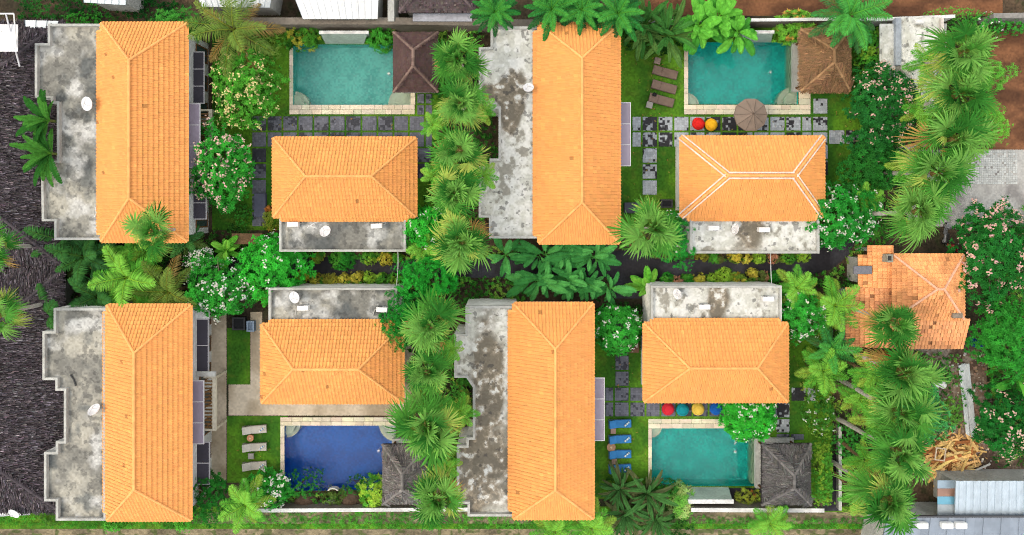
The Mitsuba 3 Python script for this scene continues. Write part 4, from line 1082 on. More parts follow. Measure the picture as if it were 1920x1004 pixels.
# rocks, pots, garden basins
for lab, x, y, r in (('dark rounded boulder left of the white curved planters', 572, 942, 0.75), ('dark rounded boulder right of the white curved planters', 658, 938, 0.8), ('low dark boulder between the planters and the white wall', 605, 952, 0.45)):
    k = thing('boulder', lab, 'boulder')
    m = trimesh.creation.icosphere(3, r); v = np.array(m.vertices) * [1.15, 0.9, 0.75]; v *= (0.8 + 0.5 * meshkit.fbm(v * 2 / r + x, 4, 2))[:, None]
    v += [*W(x, y, 0.4)[:2], r * 0.45]
    scene[k] = MB().add(v, m.faces, C(96, 80, 68)).out('m_bark')
for lab, x, y in (('white half round planter at the foot of the dark blue pool', 624, 922), ('smaller white half round planter beside the white wall', 619, 944)):
    k = thing('planter', lab, 'planter')
    p = W(x, y, 0.5); a = np.linspace(0.2, 2.94, 14); r = 0.42 if y < 930 else 0.3
    ring = np.c_[p[0] + r * np.cos(a), p[1] + r * 0.6 * np.sin(a), 0 * a]
    q = [[ring[i] * s0 + np.array([p[0], p[1], 0]) * (1 - s0) + [0, 0, z0], ring[i + 1] * s0 + np.array([p[0], p[1], 0]) * (1 - s0) + [0, 0, z0], ring[i + 1] * s1 + np.array([p[0], p[1], 0]) * (1 - s1) + [0, 0, z1], ring[i] * s1 + np.array([p[0], p[1], 0]) * (1 - s1) + [0, 0, z1]] for i in range(13) for s0, z0, s1, z1 in ((1, 0, 1.05, 0.5), (1.05, 0.5, 0.75, 0.5), (0.75, 0.5, 0.7, 0.1))]
    put(k, 'bowl', MB().quads(q, C(226, 226, 216)).out('m_plaster'))
    put(k, 'soil', one(lambda m: m.add(np.vstack([ring * 0.74 + np.array([p[0], p[1], 0]) * 0.26 + [0, 0, 0.4], [[p[0], p[1], 0.4]]]), [[i, i + 1, 14] for i in range(13)], C(70, 56, 44)), 'm_matte'))
for lab, x, y, w, h, c in (('black garden basin beside the narrow lawn of the lower left villa', 448, 607, 24, 24, C(34, 36, 40)), ('blue grey stone block beside the black garden basin', 470, 612, 14, 20, C(120, 138, 160)),
                           ('dark grey stone slab bench below the upper right stepping stones', 1187, 390, 32, 20, C(84, 86, 98)), ('black stone basin under the fan palm left of the mortared pavilion', 1250, 382, 22, 16, C(40, 40, 46)),
                           ('blue grey stone bench by the pavers left of the first pavilion', 487, 385, 22, 44, C(98, 102, 124))):
    k = thing('stone_basin' if 'basin' in lab and 'block' not in lab else 'stone_block', lab, 'stone basin' if 'basin' in lab and 'block' not in lab else 'stone block')
    x0, y0, x1, y1 = RECT(x - w / 2, y - h / 2, x + w / 2, y + h / 2, 0.4)
    put(k, 'body', one(lambda m: m.box(x0, y0, 0, x1, y1, 0.42, c, b=0.03), 'm_plaster'))
    if 'basin' in lab:
        put(k, 'rim', slab(sg.box(x0, y0, x1, y1).difference(sg.box(x0 + .12, y0 + .12, x1 - .12, y1 - .12)), 0.423, 0.5, 'm_plaster', c * 1.5 + 0.02))
for lab, a, b in (('thin pale cable strung across the lane at its left half', (746, 472), (742, 545)), ('thin pale cable strung across the lane at its right half', (1451, 395), (1448, 545))):
    k = thing('cable', lab, 'cable')
    A_, B_ = W(*a, 3.4), W(*b, 3.4)
    t = np.linspace(0, 1, 9)[:, None]
    scene[k] = one(lambda m: m.tube(A_ * (1 - t) + B_ * t - np.array([0, 0, 0.5]) * (4 * t * (1 - t)), 0.03, C(200, 202, 200), 5), 'm_satin')

# ------------------------------------------------------------------ plants
def tree_trunk(key, p, z, r=0.16, name='trunk', lean=(0, 0), col=C(120, 108, 94), base=0.0):
    t = np.linspace(0, 1, 7)[:, None]
    P = np.array([p[0] - lean[0], p[1] - lean[1], base]) * (1 - t) + np.array([p[0], p[1], z]) * t
    P[:, :2] += 0.05 * np.sin(t * 5 + p[0])
    put(key, name, one(lambda m: m.tube(P, r * (1.25 - 0.5 * t[:, 0]), col, 8), 'm_bark'))


# fan palms: a frond is a stalk and a pleated fan of split segments; a few variants by age, placed many times
def fan_frond(el, col, droop, n=26, R=1.2, stalk=1.0):
    mb = MB()
    e = math.radians(el)
    d = np.array([math.cos(e), 0, math.sin(e)]); up = np.array([-math.sin(e), 0, math.cos(e)]); s = np.array([0, 1.0, 0])
    c = d * stalk + np.array([0, 0, -0.1 * droop])
    mb.tube([[0, 0, 0], d * stalk * 0.5 + [0, 0, 0.05], c], [0.03, 0.022, 0.015], C(120, 150, 60), 4, cap=False)
    ang = np.radians(np.linspace(-118, 118, n) + rng.uniform(-5, 5, n))
    L = R * (1 - 0.38 * (np.abs(ang) / math.radians(118)) ** 1.5) * rng.uniform(0.7, 1.12, n)
    Q, k = [], []
    for a, l in zip(ang, L):
        ax = math.cos(a) * d + math.sin(a) * s; sd = unit(np.cross(up, ax)); w = 0.036 * rng.uniform(0.8, 1.2)
        pt = [c + ax * l * f - np.array([0, 0, 1]) * droop * l * f ** 2.3 * 0.55 + up * 0.05 * math.sin(f * 3) for f in (0.03, 0.4, 0.74, 1.0)]
        ww = (0.35 * w, 1.15 * w, 0.9 * w, 0.12 * w)
        kk = col * rng.uniform(0.75, 1.25) * (1 + 0.07 * rng.uniform(-1, 1, 3))
        for i in range(3):
            Q.append([pt[i] - sd * ww[i], pt[i] + sd * ww[i], pt[i + 1] + sd * ww[i + 1], pt[i + 1] - sd * ww[i + 1]])
            k.append(np.clip(kk * (1.0 + (0.18 if i == 2 else 0)), 0.003, 0.8))
    mb.quads(Q, np.array(k))
    return mb.out('m_leaf')


def LF(r, g, b, k=1.45):
    c = lin(r, g, b); c = c * 0.9 + 0.1 * (c @ [0.25, 0.65, 0.1])
    return np.clip(c / GAIN * k, 0.003, 0.6)


G1, G2, G3, YG, YB = LF(40, 112, 30), LF(66, 138, 38), LF(102, 162, 60), LF(150, 174, 66), LF(176, 140, 70)
FAN = {'young': [fan_frond(76, G2, 0.1, stalk=0.45, R=0.9), fan_frond(60, G3, 0.15, stalk=0.55, R=1.0), fan_frond(50, G1, 0.2, stalk=0.8)], 'mid': [fan_frond(30, G1, 0.45), fan_frond(22, G2, 0.55), fan_frond(12, G1, 0.6), fan_frond(26, G3, 0.5), fan_frond(18, G2, 0.6), fan_frond(35, G3, 0.4), fan_frond(24, G1, 0.5)],
       'low': [fan_frond(-8, G2, 0.85), fan_frond(-16, G3, 0.95), fan_frond(-5, G1, 0.8)], 'old': [fan_frond(-28, YG, 1.1), fan_frond(-24, YG, 1.0), fan_frond(-35, YB, 1.15)]}
LITE = {'young': [fan_frond(74, G3, 0.1, stalk=0.45, R=0.9), fan_frond(55, G3, 0.2, stalk=0.7)], 'mid': [fan_frond(30, G3, 0.55), fan_frond(20, G2, 0.65), fan_frond(12, YG, 0.7), fan_frond(26, G3, 0.6)],
        'low': [fan_frond(-8, G3, 0.95), fan_frond(-16, YG, 1.0), fan_frond(-5, G2, 0.9)], 'old': [fan_frond(-28, YG, 1.1), fan_frond(-30, YB, 1.1)]}


def place(shape, p, az, s, roll=0.0):
    return {**shape, 'to_world': T().translate([float(x) for x in p]) @ T().rotate([0, 0, 1], float(az)) @ T().rotate([1, 0, 0], float(roll)) @ T().scale(float(s))}


def fan_palm(label, px, py, r, z=8.6, group=None, n=(10, 12, 9, 3), lean=(0, 0), name='fan_palm'):
    k = thing(name, label, 'palm', group)
    p = W(px, py, z)
    s = r * (H - z) / F / 2.25
    put(k, 'crown_shaft', one(lambda m: m.tube([p - [0, 0, 0.7], p - [0, 0, 0.2], p + [0, 0, 0.15]], [0.2, 0.24, 0.1], C(132, 112, 70), 8), 'm_bark'))
    lean = (lean[0] + rng.uniform(-0.5, 0.5), lean[1] + rng.uniform(-0.5, 0.5)); s *= rng.uniform(0.92, 1.06)
    tree_trunk(k, p, z - 0.15, 0.15, lean=lean, col=C(178, 174, 168))
    az = rng.uniform(0, 360)
    lite = rng.uniform(0.1, 0.75)
    for kind, m in zip(('young', 'mid', 'low', 'old'), n):
        for i in range(m):
            az += 137.5 + rng.uniform(-35, 35)
            put(k, 'frond', place((lambda S: S[rng.integers(len(S))])((LITE if rng.uniform() < lite else FAN)[kind]), p + [0, 0, {'young': 0.05, 'mid': 0, 'low': -0.12, 'old': -0.25}[kind]], az, s * rng.uniform(0.62, 1.3), rng.uniform(-30, 30)))
    return k


def feather(el, col, arc, L=2.2, n=30, w=0.5, lw=0.05, hang=0.35):
    mb = MB()
    t = np.linspace(0, 1, 12); e = np.radians(el - arc * t)
    x, z = np.r_[0, np.cumsum(np.cos(e[:-1]))] * L / 11, np.r_[0, np.cumsum(np.sin(e[:-1]))] * L / 11
    P = np.c_[x, 0 * x, z]
    mb.tube(P, np.linspace(0.035, 0.008, 12), np.clip(col * [1.5, 1.15, 0.8], 0, 0.6), 4, cap=False)
    tt = np.linspace(0.12, 0.98, n)
    for sgn in (-1, 1):
        B = np.stack([np.interp(tt, t, P[:, i]) for i in range(3)], 1)
        D = np.stack([np.interp(tt, t, np.gradient(P[:, i])) for i in range(3)], 1); D = unit(D)
        l = w * L * 0.42 * np.sin(np.pi * (0.12 + 0.83 * tt)) ** 0.8 * rng.uniform(0.88, 1.1, n)
        A = unit(D * (0.45 + 0.5 * tt[:, None]) + np.array([0, sgn, 0]) - np.array([0, 0, hang]) * rng.uniform(0.6, 1.3, (n, 1)) + 0.08 * rng.normal(0, 1, (n, 3)))
        leaves(mb, B, A, np.tile([0, 0, 1.0], (n, 1)), l, lw * rng.uniform(0.8, 1.2, n), vary(col, n, 0.25, 0.08), 0.3)
    return mb.out('m_leaf')


def feather_set(c1, c2, c3, **k):
    return [feather(68, c1, 60, **k), feather(52, c1, 62, **k), feather(40, c2, 62, **k), feather(26, c2, 55, **k), feather(14, c3, 55, **k), feather(2, c3, 45, **k)]


COCO = feather_set(LF(110, 140, 50), LF(96, 124, 46), LF(140, 120, 64), L=2.5, n=34, w=0.55, lw=0.05)
ARECA = feather_set(LF(120, 190, 50), LF(84, 168, 36), LF(140, 180, 50), L=2.2, n=34, w=0.7, lw=0.06)
DATE = feather_set(LF(60, 150, 50), LF(40, 130, 50), LF(40, 105, 50), L=1.6, n=40, w=0.42, lw=0.045, hang=0.15)
JADE = feather_set(LF(70, 165, 60), LF(50, 140, 60), LF(60, 120, 60), L=2.0, n=36, w=0.5, lw=0.05, hang=0.3)
DUSK = feather_set(LF(60, 120, 52), LF(50, 105, 50), LF(80, 110, 50), L=2.1, n=28, w=0.62, lw=0.09, hang=0.5)


def feather_palm(name, label, px, py, r, fronds, z=3.0, n=16, group=None, L=2.0, trunk=0.12, cat='palm'):
    k = thing(name, label, cat, group)
    p = W(px, py, z); s = r * (H - z) / F / L
    tree_trunk(k, p, z, trunk, col=C(124, 104, 76))
    az = rng.uniform(0, 360)
    for i in range(n):
        az += 137.5
        put(k, 'frond', place(fronds[min(len(fronds) - 1, int(i / n * len(fronds)))], p + [0, 0, 0.1 - 0.2 * i / n], az + rng.uniform(-15, 15), s * rng.uniform(0.85, 1.12), rng.uniform(-10, 10)))
    return k


def paddle(el, col, arc, L=1.5, w=0.42, n=9, mid=(1.5, 1.25, 1.0), torn=0.12, stalk=0.4, bsdf='m_leaf'):
    mb = MB()
    m = n + 3
    t = np.linspace(0, 1, m); e = np.radians(el - arc * t)
    step = (L + stalk) / (m - 1)
    x, z = np.r_[0, np.cumsum(np.cos(e[:-1]))] * step, np.r_[0, np.cumsum(np.sin(e[:-1]))] * step
    P = np.c_[x, 0 * x, z]
    mc = np.clip(col * mid, 0, 0.6)
    mb.tube(P, np.linspace(0.035, 0.008, m), mc, 4, cap=False)
    i0 = max(1, int(round(stalk / step)))
    f = np.linspace(0, 1, m - i0)
    wid = w / 2 * np.sin(np.pi * np.clip(0.06 + 0.9 * f, 0, 1)) ** 0.6
    up = np.c_[-np.sin(e), 0 * e, np.cos(e)]
    Q, k = [], []
    for sgn in (-1, 1):
        wv = wid * rng.uniform(0.9, 1.08, len(f))
        for i in range(len(f) - 1):
            a, b = P[i0 + i], P[i0 + i + 1]
            g = rng.uniform(0, torn)
            o = lambda j, v: np.array([0, sgn * v, 0]) * 0.93 + up[i0 + j] * (v * 0.32 - 0.12 * v)
            am, bm = a + o(i, wv[i] * 0.55) + up[i0 + i] * 0.03, b + o(i + 1, wv[i + 1] * 0.55) + up[i0 + i] * 0.03
            ae, be = a + o(i, wv[i]) - up[i0] * 0.05 * wv[i] + (b - a) * 0.25, b + o(i + 1, wv[i + 1]) - up[i0] * 0.05 * wv[i + 1] + (b - a) * (0.25 - g)
            c = col * rng.uniform(0.82, 1.18)
            Q += [[a, am, bm, b], [am, ae, be, bm]]; k += [c * 1.08, c * 0.95]
    mb.quads(Q, np.clip(np.array(k), 0.003, 0.6))
    return mb.out(bsdf)


def paddle_set(c1, c2, **k):
    return [paddle(72, c1, 40, **k), paddle(52, c1, 55, **k), paddle(40, c2, 60, **k), paddle(28, c2, 60, **k), paddle(15, c1, 55, **k)]


BANANA = paddle_set(LF(76, 166, 76), LF(52, 136, 60), L=1.4, w=0.52, torn=0.5, n=12)
BRIGHT = paddle_set(LF(96, 186, 46), LF(62, 150, 38), L=1.3, w=0.62)
TRAVEL = paddle_set(LF(66, 136, 40), LF(40, 104, 32), L=1.7, w=0.42, torn=0.7, n=14, stalk=0.2)
OLIVE = paddle_set(LF(60, 124, 48), LF(84, 128, 56), L=1.2, w=0.26)
NEST = paddle_set(LF(120, 214, 44), LF(96, 192, 36), L=1.0, w=0.42, stalk=0.1, torn=0.02)
STRAP = paddle_set(LF(66, 120, 56), LF(98, 108, 66), L=1.5, w=0.25, stalk=0.1, torn=0.0, mid=(1.2, 1.1, 1.0))


def big_leaf_plant(name, label, px, py, r, leaf, z=1.6, n=11, cat='plant', group=None, Lr=1.6, sector=None, stem=0.12):
    k = thing(name, label, cat, group)
    p = W(px, py, z); s = r * (H - z) / F / Lr
    tree_trunk(k, p, z, stem, name='stem', col=C(96, 110, 60))
    az = rng.uniform(0, 360)
    for i in range(n):
        az = az + 137.5 if sector is None else sector[0] + (sector[1] - sector[0]) * (i + 0.5) / n + rng.uniform(-8, 8)
        put(k, 'leaf', place(leaf[i * len(leaf) // n if sector is None else rng.integers(0, len(leaf))], p + [0, 0, rng.uniform(-0.2, 0.1)], az + rng.uniform(-14, 14), s * rng.uniform(0.6, 1.18), rng.uniform(-20, 20)))
    return k


def dome(n, c, rx, ry, rz, lump, seed, inner=0.25):
    """Points and outward directions over a lumpy dome; a share of them deeper inside."""
    d = unit(rng.normal(0, 1, (n, 3))); d[:, 2] = np.abs(d[:, 2]) * 1.1 - 0.12; d = unit(d)
    f = 1 + lump * 2 * (meshkit.fbm(d * 2.3 + seed, 3, 5) - 0.5)
    f *= np.where(rng.uniform(size=n) < inner, rng.uniform(0.5, 0.9, n), rng.uniform(0.9, 1.04, n))
    return c + d * f[:, None] * [rx, ry, rz], unit(d * [1 / rx, 1 / ry, 1 / rz])


def flowers(mb, P, D, col, L=0.085, per=5, spread=0.1):
    n = len(P)
    Q = np.repeat(P, per, axis=0) + rng.normal(0, spread, (n * per, 3)) + np.repeat(D, per, axis=0) * 0.06
    rosettes(mb, Q, np.repeat(D, per, axis=0) + rng.normal(0, 0.35, (n * per, 3)), 5, L, L * 0.75, col, 0.8, 0.1)


def flower_tree(label, px, py, rx, ry, leaf, bloom=None, share=0.3, z=2.3, h=1.9, dens=1.0, L=0.27, lw=0.085, lump=0.85, name='frangipani_tree', cat='tree', k=8, lobes=0, bper=5, bL=0.085, trunk=0.13):
    t = thing(name, label, cat)
    p = W(px, py, z + h * 0.4)
    kx = (H - z - h * 0.4) / F
    RX, RY = rx * kx, ry * kx
    m = MB()
    n = int(160 * RX * RY * dens) + 60
    P, Dv = dome(n, np.array([p[0], p[1], z - 0.1]), RX, RY, h, lump, px * 0.13)
    rosettes(m, P, Dv + [0, 0, 0.5], k, L, lw, leaf)
    tree_trunk(t, np.array([p[0], p[1], 0]), z + 0.3, trunk)
    br = MB()
    for i in range(9):
        q = P[rng.integers(n)]
        br.tube([[p[0], p[1], z * 0.55], (np.array([p[0], p[1], z]) + q) / 2, q - Dv[0] * 0.05], [trunk * 0.6, trunk * 0.4, 0.025], C(128, 116, 100), 6)
    put(t, 'branches', br.out('m_bark'))
    put(t, 'crown', m.out('m_leaf'))
    if bloom is not None:
        top = np.where(Dv[:, 2] > 0.15)[0]
        g = meshkit.noise(P[top] * 0.8 + px, 3)
        sel = top[(rng.uniform(size=len(top)) < share * 0.9 * g ** 1.5 * 1.6)]
        if len(sel):
            fm = MB(); flowers(fm, P[sel] + Dv[sel] * 0.12, Dv[sel] + [0, 0, 0.6], bloom, bL, bper)
            put(t, 'blossoms', fm.out('m_petal'), kind='stuff')
    return t


def bush(label, px, py, rx, ry, h, leaf, L=0.14, lw=0.06, k=6, dens=1.0, lump=0.4, name='shrub', bloom=None, share=0.2, cat='shrub', group=None, bsdf='m_leaf', mixcol=None, mixshare=0.3, box=False, bL=0.07, up=0.5):
    t = thing(name, label, cat, group)
    p = W(px, py, h * 0.6); kx = (H - h * 0.6) / F
    n = int(150 * rx * ry * kx * kx * dens) + 25
    P, Dv = dome(n, np.array([p[0], p[1], 0.05]), rx * kx, ry * kx, h, lump, px * 0.17)
    if box:
        P = np.c_[rng.uniform(-1, 1, n) * rx * kx, rng.uniform(-1, 1, n) * ry * kx, h * rng.uniform(0.75, 1.0, n)] * [1, 1, 1] + [p[0], p[1], 0]
        edge = np.maximum(np.abs((P[:, 0] - p[0]) / (rx * kx)), np.abs((P[:, 1] - p[1]) / (ry * kx)))
        P[:, 2] -= h * np.clip(edge - 0.72, 0, 1) * rng.uniform(0, 3, n); P[:, 2] = np.maximum(P[:, 2], 0.1)
        P[:, :2] += 0.16 * (meshkit.fbm(P * 1.1, 3, 3)[:, None] - 0.5) * 2
        Dv = unit(np.c_[(P[:, :2] - p[:2]) / [rx * kx, ry * kx] * 0.8, np.ones(n)])
    m = MB()
    sel = meshkit.noise(P * 1.5 + 3, 7) < (mixshare * 1.1 if mixcol is not None else -1)
    for which, c in ((~sel, leaf), (sel, mixcol)):
        if which.any():
            rosettes(m, P[which], Dv[which] + [0, 0, up], k, L, lw, c)
    st = MB()
    for i in range(5):
        q = P[rng.integers(n)]
        st.tube([[p[0] + rng.uniform(-0.1, 0.1), p[1] + rng.uniform(-0.1, 0.1), 0], q], [0.03, 0.012], C(90, 80, 60), 5)
    put(t, 'stems', st.out('m_bark'))
    put(t, 'foliage', m.out(bsdf))
    if bloom is not None:
        s = rng.uniform(size=n) < share
        fm = MB(); flowers(fm, P[s] + [0, 0, 0.08], Dv[s] + [0, 0, 0.6], bloom, bL, 3, 0.06); put(t, 'blossoms', fm.out('m_petal'), kind='stuff')
    return t


def cover(name, label, pts, dens, cols, L=0.2, lw=0.07, h=0.5, k=7, avoid=None):
    """Ground cover: nobody could count it, one mesh."""
    P = POLY(pts)
    if avoid is not None:
        P = P.difference(avoid)
    key = numbered(name)
    n = int(P.area * dens * 1.7)
    x0, y0, x1, y1 = P.bounds
    q = np.c_[rng.uniform(x0, x1, n * 4), rng.uniform(y0, y1, n * 4)]
    q = q[shapely.contains_xy(P, q[:, 0], q[:, 1])][:n]
    g = meshkit.fbm(np.c_[q * 0.6, 0 * q[:, :1]] + 4, 3, 2)
    z = h * (0.3 + 1.4 * g) * rng.uniform(0.5, 1.1, len(q))
    m = MB()
    idx = np.clip((meshkit.noise(np.c_[q * 0.9, 0 * q[:, :1]] + 9, 3) * 1.3 - 0.15 + rng.normal(0, 0.12, len(q))) * len(cols), 0, len(cols) - 1).astype(int)
    for i, c in enumerate(cols):
        s = idx == i
        if s.any():
            rosettes(m, np.c_[q[s], z[s]], np.tile([0, 0, 1.0], (s.sum(), 1)) + rng.normal(0, 0.35, (s.sum(), 3)), k, L, lw, c)
    scene[key] = m.out('m_leaf')
    labels[key] = {'label': label, 'category': 'undergrowth', 'kind': 'stuff'}


# --- fan palms
g = 'fan palms between the upper villas'
for lab, x, y, r in (('fan palm beside the dark shingled gazebo, top of the upper central row', 858, 112, 56), ('second fan palm from the top of the upper central row', 863, 195, 56), ('third fan palm from the top of the upper central row', 862, 283, 60),
                     ('fourth fan palm from the top of the upper central row', 852, 362, 54), ('large fan palm over the lane, bottom of the upper central row', 866, 455, 66)):
    fan_palm(lab, x, y, r, group=g)
g = 'fan palms between the lower villas'
for lab, x, y, r in (('fan palm above the patio pavilion corner, top of the lower central row', 808, 614, 62), ('compact fan palm right of the patio pavilion, second of the lower central row', 800, 698, 54), ('largest fan palm of the lower central row, beside the dark blue pool', 800, 798, 74), ('fan palm below the grey gazebo, bottom of the lower central row', 820, 937, 58)):
    fan_palm(lab, x, y, r, group=g)
fan_palm('solitary fan palm at the corner of the upper centre villa, over pavers', 1226, 430, 72)
fan_palm('fan palm with a drooping old frond over the corner of the upper left villa roof', 285, 436, 56, n=(8, 10, 6, 3), lean=(0.2, -0.1))
g = 'fan palms of the right belt'
for lab, x, y, r in (('topmost fan palm of the right belt, by the carport slab', 1808, 98, 68), ('second fan palm of the right belt, between carport and brown court', 1800, 178, 70), ('third fan palm of the right belt', 1792, 262, 74), ('fourth fan palm of the right belt, left of the cobbles', 1760, 325, 68),
                     ('fan palm of the right belt beside the grey concrete courtyard', 1725, 398, 76), ('dark fan palm over the weathered old house roof', 1680, 606, 56), ('fan palm of the right belt just below the old house', 1694, 700, 66), ('fan palm of the right belt left of the metal sheets', 1690, 775, 66),
                     ('fan palm of the right belt left of the wood pile', 1692, 850, 68), ('bottommost fan palm of the right belt above the blue grey roof', 1668, 942, 70)):
    fan_palm(lab, x, y, r, z=9.0, group=g)
fan_palm('fan palm cut by the left edge above the gap between the thatched halls', -16, 464, 48, z=8.0, n=(5, 8, 6, 4))
fan_palm('yellowish fan palm cut by the left edge at the lower thatched hall', -6, 592, 46, z=8.0, n=(3, 6, 6, 6))
# --- feather palms
feather_palm('coconut_palm', 'yellowish feather palm behind the upper left villa', 440, 58, 70, COCO, z=4.0, n=15)
feather_palm('coconut_palm', 'big yellow green feather palm between the two left villas', 240, 520, 62, ARECA, z=3.0, n=14)
feather_palm('coconut_palm', 'yellow and brown feather palm right of the big one between the left villas', 318, 548, 58, COCO, z=3.2, n=11)
g = 'dense feather palms along the top edge'
for lab, x, y, r in (('dark green feather palm at the top edge left of the upper centre villa', 928, 24, 46), ('dark green feather palm over the top left corner of the upper centre villa', 1034, 18, 54), ('dark green feather palm over the middle of the upper centre villa top eave', 1090, 20, 50), ('dark green feather palm over the top right corner of the upper centre villa', 1158, 28, 56), ('dark green feather palm behind the straw thatched gazebo', 1590, 30, 58)):
    feather_palm('date_palm', lab, x, y, r, DATE if x < 1500 else JADE, z=5.2, n=22, group=g, L=1.5)
for lab, x, y, r in (('bright feather palm at the bottom edge below the lower centre villa', 1040, 994, 46), ('second bright feather palm at the bottom edge below the lower centre villa', 1108, 988, 48), ('small feather palm on the bottom grass left of the lower right gazebo', 1442, 980, 40), ('yellow green feather palm at the bottom left of the dark blue pool', 462, 945, 46)):
    feather_palm('date_palm', lab, x, y, r, ARECA, z=3.0, n=14)
for lab, x, y, r in (('bright green areca palm left of the old house roof edge', 1562, 572, 54), ('yellow green areca palm at the lane end below the frangipani', 1492, 540, 40), ('jade feather palm right of the lower right pavilion', 1555, 655, 54), ('areca palm above the trunks of the lower right belt', 1540, 695, 46),
                     ('yellow green feather palm under the right belt palms', 1610, 745, 42), ('bright areca palm at the edge of the white roof strip left of the central row', 795, 462, 38), ('bright fern like palm beside the mortared pavilion corner', 1618, 372, 32)):
    feather_palm('areca_palm', lab, x, y, r, JADE if 'jade' in lab else ARECA, z=2.6, n=13)
for lab, x, y, r in (('dark feathery palm left of the gap between the left villas', 118, 448, 62), ('dark feathery palm over the lane end at the left', 160, 482, 62), ('dark curling palm beside the lower left villa corner', 92, 590, 60), ('dark feathery palm above the lower left villa roof', 185, 555, 56)):
    feather_palm('fishtail_palm', lab, x, y, r, DUSK, z=2.6, n=13)
for lab, x, y, r in (('small yellow green palm under the fan palm on the upper left villa', 275, 470, 40), ('small yellow green palm at the eaves of the lower left villa', 285, 548, 42)):
    feather_palm('areca_palm', lab, x, y, r, ARECA, z=2.2, n=12)
for lab, x, y, r in (('dark feathery palm right of the big yellow green one between the left villas', 352, 452, 40), ('small dark feathery palm at the edge of the lower left villa flat roof', 222, 548, 44)):
    feather_palm('fishtail_palm', lab, x, y, r, DUSK, z=2.2, n=12)
for lab, x, y, r in (('small yellow green palm at the right side of the upper central row, upper', 905, 208, 30), ('small yellow green palm at the right side of the upper central row, lower', 906, 330, 30), ('small yellow green palm at the left side of the upper central row', 812, 235, 26),
                     ('small yellow green palm left of the fourth upper central fan palm', 815, 330, 26), ('small yellow green palm between the lower central fan palms', 845, 655, 28), ('small yellow green palm beside the largest lower central fan palm', 862, 770, 34), ('small yellow green palm above the lowest central fan palm', 838, 872, 28)):
    feather_palm('areca_palm', lab, x, y, r, ARECA, z=5.5, n=11, group='small palms among the central fan palms')
for lab, x, y, r in (('yellow green palm at the left side of the right belt beside the carport slab', 1735, 118, 40), ('yellow green palm left of the second fan palm of the right belt', 1728, 208, 40), ('yellow green palm above the end of the light pavers in the right belt', 1702, 318, 38),
                     ('yellow green palm left of the fan palm below the old house', 1636, 700, 40), ('yellow green palm between the trunks left of the metal sheets', 1640, 792, 40), ('yellow green palm above the bottommost trunk of the right belt', 1622, 862, 38), ('yellow green palm above the bottom wall in the right belt', 1612, 928, 38)):
    feather_palm('areca_palm', lab, x, y, r, ARECA, z=4.5, n=12, group='small palms in the right belt')
# --- big leaf plants
big_leaf_plant('traveller_palm', 'broad leaved plant in the recess of the upper left villa, upper of two', 92, 226, 52, TRAVEL, z=5.2, n=24, sector=(60, 262))
big_leaf_plant('traveller_palm', 'broad leaved plant in the recess of the upper left villa, lower of two', 96, 288, 54, TRAVEL, z=5.2, n=24, sector=(95, 285))
g = 'broad leaved banana plants on the lane'
for lab, x, y, r in (('banana plant with broad leaves, left end of the upper row on the lane', 1022, 478, 52), ('banana plant with broad leaves, middle of the upper row on the lane', 1068, 476, 52), ('banana plant with broad leaves, right end of the upper row on the lane', 1112, 482, 50),
                     ('banana plant with broad leaves, left end of the lower row on the lane', 1014, 524, 54), ('banana plant with broad leaves, second in the lower row on the lane', 1060, 526, 50), ('banana plant with broad leaves, third in the lower row on the lane', 1102, 532, 52), ('banana plant with broad leaves, right end of the lower row on the lane', 1142, 540, 44)):
    k = big_leaf_plant('banana_plant', lab, x, y, r, BANANA, z=1.6, n=5, group=g, sector=(-22, 22))
    p = W(x, y, 1.6); s_ = r * (H - 1.6) / F / 1.6
    for i, a in enumerate((158, 170, 182, 194, 206, 218, 240, 255, 268, 280, 292, 305, 90, 62, 118)):
        put(k, 'leaf', place(BANANA[2 + i % 3] if i < 5 else BANANA[i % 4 + 1], p + [rng.uniform(-0.5, 0.5), rng.uniform(-0.2, 0.2), rng.uniform(-0.15, 0.15)], a + rng.uniform(-10, 10), s_ * (rng.uniform(0.8, 1.1) if i < 5 else rng.uniform(0.5, 0.75)), rng.uniform(-20, 20)))
big_leaf_plant('banana_plant', 'dark banana plant below the flat roof of the upper centre villa', 948, 478, 44, BANANA, z=1.6, n=8)
for lab, x, y, r in (('bright green banana plant at the head of the teal pool, left of three', 1308, 50, 48), ('bright green banana plant at the head of the teal pool, middle of three', 1345, 35, 46), ('bright green banana plant at the head of the teal pool, right of three', 1382, 62, 44)):
    big_leaf_plant('banana_plant', lab, x, y, r, BRIGHT, z=2.2, n=30, group='bright banana plants at the teal pool')
for lab, x, y, r in (('dark olive broad leaved plant beside the upper centre villa, left of two', 1208, 48, 52), ('dark olive broad leaved plant beside the brown loungers, right of two', 1250, 68, 54)):
    big_leaf_plant('heliconia', lab, x, y, r, OLIVE, z=2.0, n=32, Lr=1.3)
for lab, x, y, r in (('dark spiky plant at the end of the blue loungers, upper left of four', 1162, 915, 50), ('dark spiky plant at the end of the blue loungers, upper right of four', 1212, 925, 52), ('dark spiky plant near the bottom edge, lower left of four', 1172, 962, 46), ('dark spiky plant near the bottom edge, lower right of four', 1228, 972, 46)):
    big_leaf_plant('bromeliad', lab, x, y, r, STRAP, z=0.9, n=34, Lr=1.5, stem=0.2)
for lab, x, y, r in (('bright green bird nest fern on the lane by the left gardens', 425, 469, 30), ('bright green bird nest fern at the lane entrance left of the white roof strip', 1214, 538, 32), ('small bright bird nest fern left of the patio pavilion roof strip', 493, 556, 18)):
    big_leaf_plant('bird_nest_fern', lab, x, y, r, NEST, z=0.7, n=14, Lr=0.95)
big_leaf_plant('elephant_ear', 'bright broad leaved plant at the foot of the upper left villa', 205, 470, 34, BRIGHT, z=1.4, n=11)
big_leaf_plant('banana_plant', 'small banana plant right of the scrap yard at the right edge', 1900, 705, 44, BRIGHT, z=2.4, n=9)
